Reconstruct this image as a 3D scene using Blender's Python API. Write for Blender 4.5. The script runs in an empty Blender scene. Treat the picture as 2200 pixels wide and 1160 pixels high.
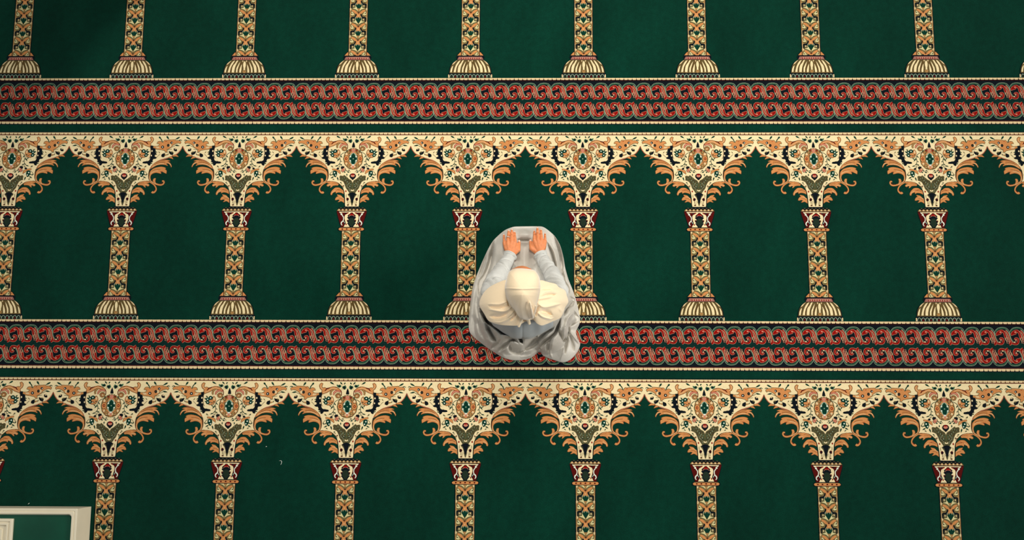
import bpy, bmesh, math, random
import numpy as np
from mathutils import Vector, Matrix, noise

# ------------------------------------------------------------------ camera, world, light
S = bpy.context.scene
COL = S.collection
CAM_POS = Vector((0.34625, -1.12823, 5.93790))
cam_d = bpy.data.cameras.new('camera')
cam_d.sensor_width = 36.0
cam_d.lens = 36.0 * 2300.0 / 2200.0
cam_d.clip_start = 0.05
cam_d.clip_end = 60
cam = bpy.data.objects.new('camera', cam_d)
cam.location = CAM_POS
cam.rotation_euler = (0.1502436, 0.0147571, 0.0042566)
COL.objects.link(cam)
S.camera = cam
S.view_settings.view_transform = 'Standard'
S.view_settings.look = 'None'
S.view_settings.gamma = 1.0
S.view_settings.use_curve_mapping = False
S.view_settings.exposure = 0.0

world = bpy.data.worlds.new('hall_daylight')
S.world = world
world.use_nodes = True
world.node_tree.nodes['Background'].inputs[0].default_value = (0.86, 0.93, 1.0, 1)
world.node_tree.nodes['Background'].inputs[1].default_value = 0.15


def area_light(name, loc, target, sx, sy, power, color):
    d = bpy.data.lights.new(name, 'AREA')
    d.shape = 'RECTANGLE'
    d.size, d.size_y = sx, sy
    d.energy = power
    d.color = color
    o = bpy.data.objects.new(name, d)
    o.location = loc
    v = Vector(target) - Vector(loc)
    o.rotation_euler = v.to_track_quat('-Z', 'Y').to_euler()
    COL.objects.link(o)
    return o


# daylight through the hall's tall windows at both sides, a skylight and one ceiling lamp
area_light('window_light_left', (-5.4, -0.6, 4.2), (0.2, -0.3, 0.2), 1.8, 2.6, 70, (1.0, 0.97, 0.92))
area_light('window_light_right', (13.0, -0.8, 7.4), (0.0, -0.4, 0.2), 3.6, 4.6, 1250, (1.0, 0.98, 0.93))
area_light('skylight', (0.6, 4.6, 6.2), (0.3, 0.2, 0.0), 1.1, 1.1, 230, (1.0, 0.95, 0.87))
sp = bpy.data.lights.new('ceiling_lamp', 'SPOT')
sp.energy = 720
sp.color = (1.0, 0.94, 0.85)
sp.spot_size = math.radians(50)
sp.spot_blend = 1.0
sp.shadow_soft_size = 0.45
spo = bpy.data.objects.new('ceiling_lamp', sp)
spo.location = (0.55, 0.25, 6.9)
COL.objects.link(spo)


# ------------------------------------------------------------------ helpers
def srgb(r, g, b):
    def f(c):
        c /= 255.0
        return c / 12.92 if c <= 0.04045 else ((c + 0.055) / 1.055) ** 2.4
    return (f(r), f(g), f(b), 1.0)


def N(nt, kind, **kw):
    n = nt.nodes.new(kind)
    for k, v in kw.items():
        setattr(n, k, v)
    return n


def wool(name, rgb, amp=0.16, big=0.14, sheen=0.05):
    """woven wool pile: base colour broken by fibre noise and by brushed patches"""
    m = bpy.data.materials.new(name)
    m.use_nodes = True
    nt = m.node_tree
    bs = nt.nodes['Principled BSDF']
    tc = N(nt, 'ShaderNodeTexCoord')
    n1 = N(nt, 'ShaderNodeTexNoise'); n1.inputs['Scale'].default_value = 260; n1.inputs['Detail'].default_value = 3
    n2 = N(nt, 'ShaderNodeTexNoise'); n2.inputs['Scale'].default_value = 3.2; n2.inputs['Detail'].default_value = 5
    n2.inputs['Roughness'].default_value = 0.62
    mp = N(nt, 'ShaderNodeMapping'); mp.inputs['Scale'].default_value = (1.0, 0.45, 1.0)
    n3 = N(nt, 'ShaderNodeTexNoise'); n3.inputs['Scale'].default_value = 34; n3.inputs['Detail'].default_value = 3
    nt.links.new(tc.outputs['Object'], n1.inputs['Vector'])
    nt.links.new(tc.outputs['Object'], mp.inputs['Vector'])
    nt.links.new(mp.outputs['Vector'], n2.inputs['Vector'])
    nt.links.new(tc.outputs['Object'], n3.inputs['Vector'])

    def scaled(src, lo, hi):
        r = N(nt, 'ShaderNodeMapRange')
        r.inputs['From Min'].default_value = 0.28
        r.inputs['From Max'].default_value = 0.72
        r.inputs['To Min'].default_value = lo
        r.inputs['To Max'].default_value = hi
        nt.links.new(src, r.inputs['Value'])
        return r.outputs['Result']
    a = scaled(n1.outputs['Fac'], 1 - amp, 1 + amp)
    b = scaled(n2.outputs['Fac'], 1 - big, 1 + big)
    c = scaled(n3.outputs['Fac'], 1 - big * .5, 1 + big * .5)
    m1 = N(nt, 'ShaderNodeMath', operation='MULTIPLY'); nt.links.new(a, m1.inputs[0]); nt.links.new(b, m1.inputs[1])
    m2 = N(nt, 'ShaderNodeMath', operation='MULTIPLY'); nt.links.new(m1.outputs[0], m2.inputs[0]); nt.links.new(c, m2.inputs[1])
    vm = N(nt, 'ShaderNodeVectorMath', operation='SCALE')
    vm.inputs[0].default_value = rgb[:3]
    nt.links.new(m2.outputs[0], vm.inputs['Scale'])
    nt.links.new(vm.outputs[0], bs.inputs['Base Color'])
    bs.inputs['Roughness'].default_value = 0.95
    bs.inputs['Specular IOR Level'].default_value = 0.05
    bs.inputs['Sheen Weight'].default_value = sheen
    bp = N(nt, 'ShaderNodeBump'); bp.inputs['Strength'].default_value = 0.5; bp.inputs['Distance'].default_value = 0.002
    nt.links.new(n1.outputs['Fac'], bp.inputs['Height'])
    nt.links.new(bp.outputs['Normal'], bs.inputs['Normal'])
    return m


def plain(name, rgb, rough=0.5, spec=0.3, sheen=0.0, sss=0.0, noise_scale=0, noise_amp=0.1, bump=0.0, metal=0.0):
    m = bpy.data.materials.new(name)
    m.use_nodes = True
    nt = m.node_tree
    bs = nt.nodes['Principled BSDF']
    bs.inputs['Base Color'].default_value = rgb
    bs.inputs['Roughness'].default_value = rough
    bs.inputs['Specular IOR Level'].default_value = spec
    bs.inputs['Metallic'].default_value = metal
    bs.inputs['Sheen Weight'].default_value = sheen
    if sss:
        bs.inputs['Subsurface Weight'].default_value = sss
        bs.inputs['Subsurface Radius'].default_value = (0.012, 0.005, 0.003)
        bs.inputs['Subsurface Scale'].default_value = 0.6
    if noise_scale:
        tc = N(nt, 'ShaderNodeTexCoord')
        n1 = N(nt, 'ShaderNodeTexNoise'); n1.inputs['Scale'].default_value = noise_scale; n1.inputs['Detail'].default_value = 4
        nt.links.new(tc.outputs['Object'], n1.inputs['Vector'])
        r = N(nt, 'ShaderNodeMapRange')
        r.inputs['From Min'].default_value = 0.3; r.inputs['From Max'].default_value = 0.7
        r.inputs['To Min'].default_value = 1 - noise_amp; r.inputs['To Max'].default_value = 1 + noise_amp
        nt.links.new(n1.outputs['Fac'], r.inputs['Value'])
        vm = N(nt, 'ShaderNodeVectorMath', operation='SCALE')
        vm.inputs[0].default_value = rgb[:3]
        nt.links.new(r.outputs['Result'], vm.inputs['Scale'])
        nt.links.new(vm.outputs[0], bs.inputs['Base Color'])
        if bump:
            bp = N(nt, 'ShaderNodeBump'); bp.inputs['Strength'].default_value = bump; bp.inputs['Distance'].default_value = 0.002
            nt.links.new(n1.outputs['Fac'], bp.inputs['Height'])
            nt.links.new(bp.outputs['Normal'], bs.inputs['Normal'])
    return m


def mesh_obj(name, verts, faces, mats, parent=None, mi=None, smooth=False):
    me = bpy.data.meshes.new(name)
    me.from_pydata(verts, [], faces)
    for m in (mats if isinstance(mats, list) else [mats]):
        me.materials.append(m)
    if mi is not None:
        me.polygons.foreach_set('material_index', mi)
    if smooth:
        me.polygons.foreach_set('use_smooth', [True] * len(me.polygons))
    me.update()
    o = bpy.data.objects.new(name, me)
    COL.objects.link(o)
    if parent:
        o.parent = parent
    return o


# ------------------------------------------------------------------ colours of the carpet yarns
YARN = dict(
    g=(4, 49, 36), c=(237, 217, 168), o=(205, 137, 80), n=(13, 20, 26), d=(8, 54, 40), r=(142, 13, 7),
    m=(84, 16, 12), v=(84, 80, 50), p=(148, 168, 140), k=(200, 128, 102), b=(82, 48, 24), h=(222, 196, 148),
    t=(164, 124, 74), w=(222, 230, 210), c2=(216, 206, 150), k2=(158, 104, 92), u=(128, 110, 68), v2=(100, 82, 46),
    q=(34, 8, 12), d2=(10, 44, 38), g2=(34, 48, 36), e=(62, 108, 76), e2=(104, 124, 92))
YK = list(YARN)
YIDX = {k: i for i, k in enumerate(YK)}
YM = [wool('wool_' + k, srgb(*YARN[k]), 0.34 if k in 'g d n e' else 0.14, 0.24 if k == 'g' else 0.08) for k in YK]

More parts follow.
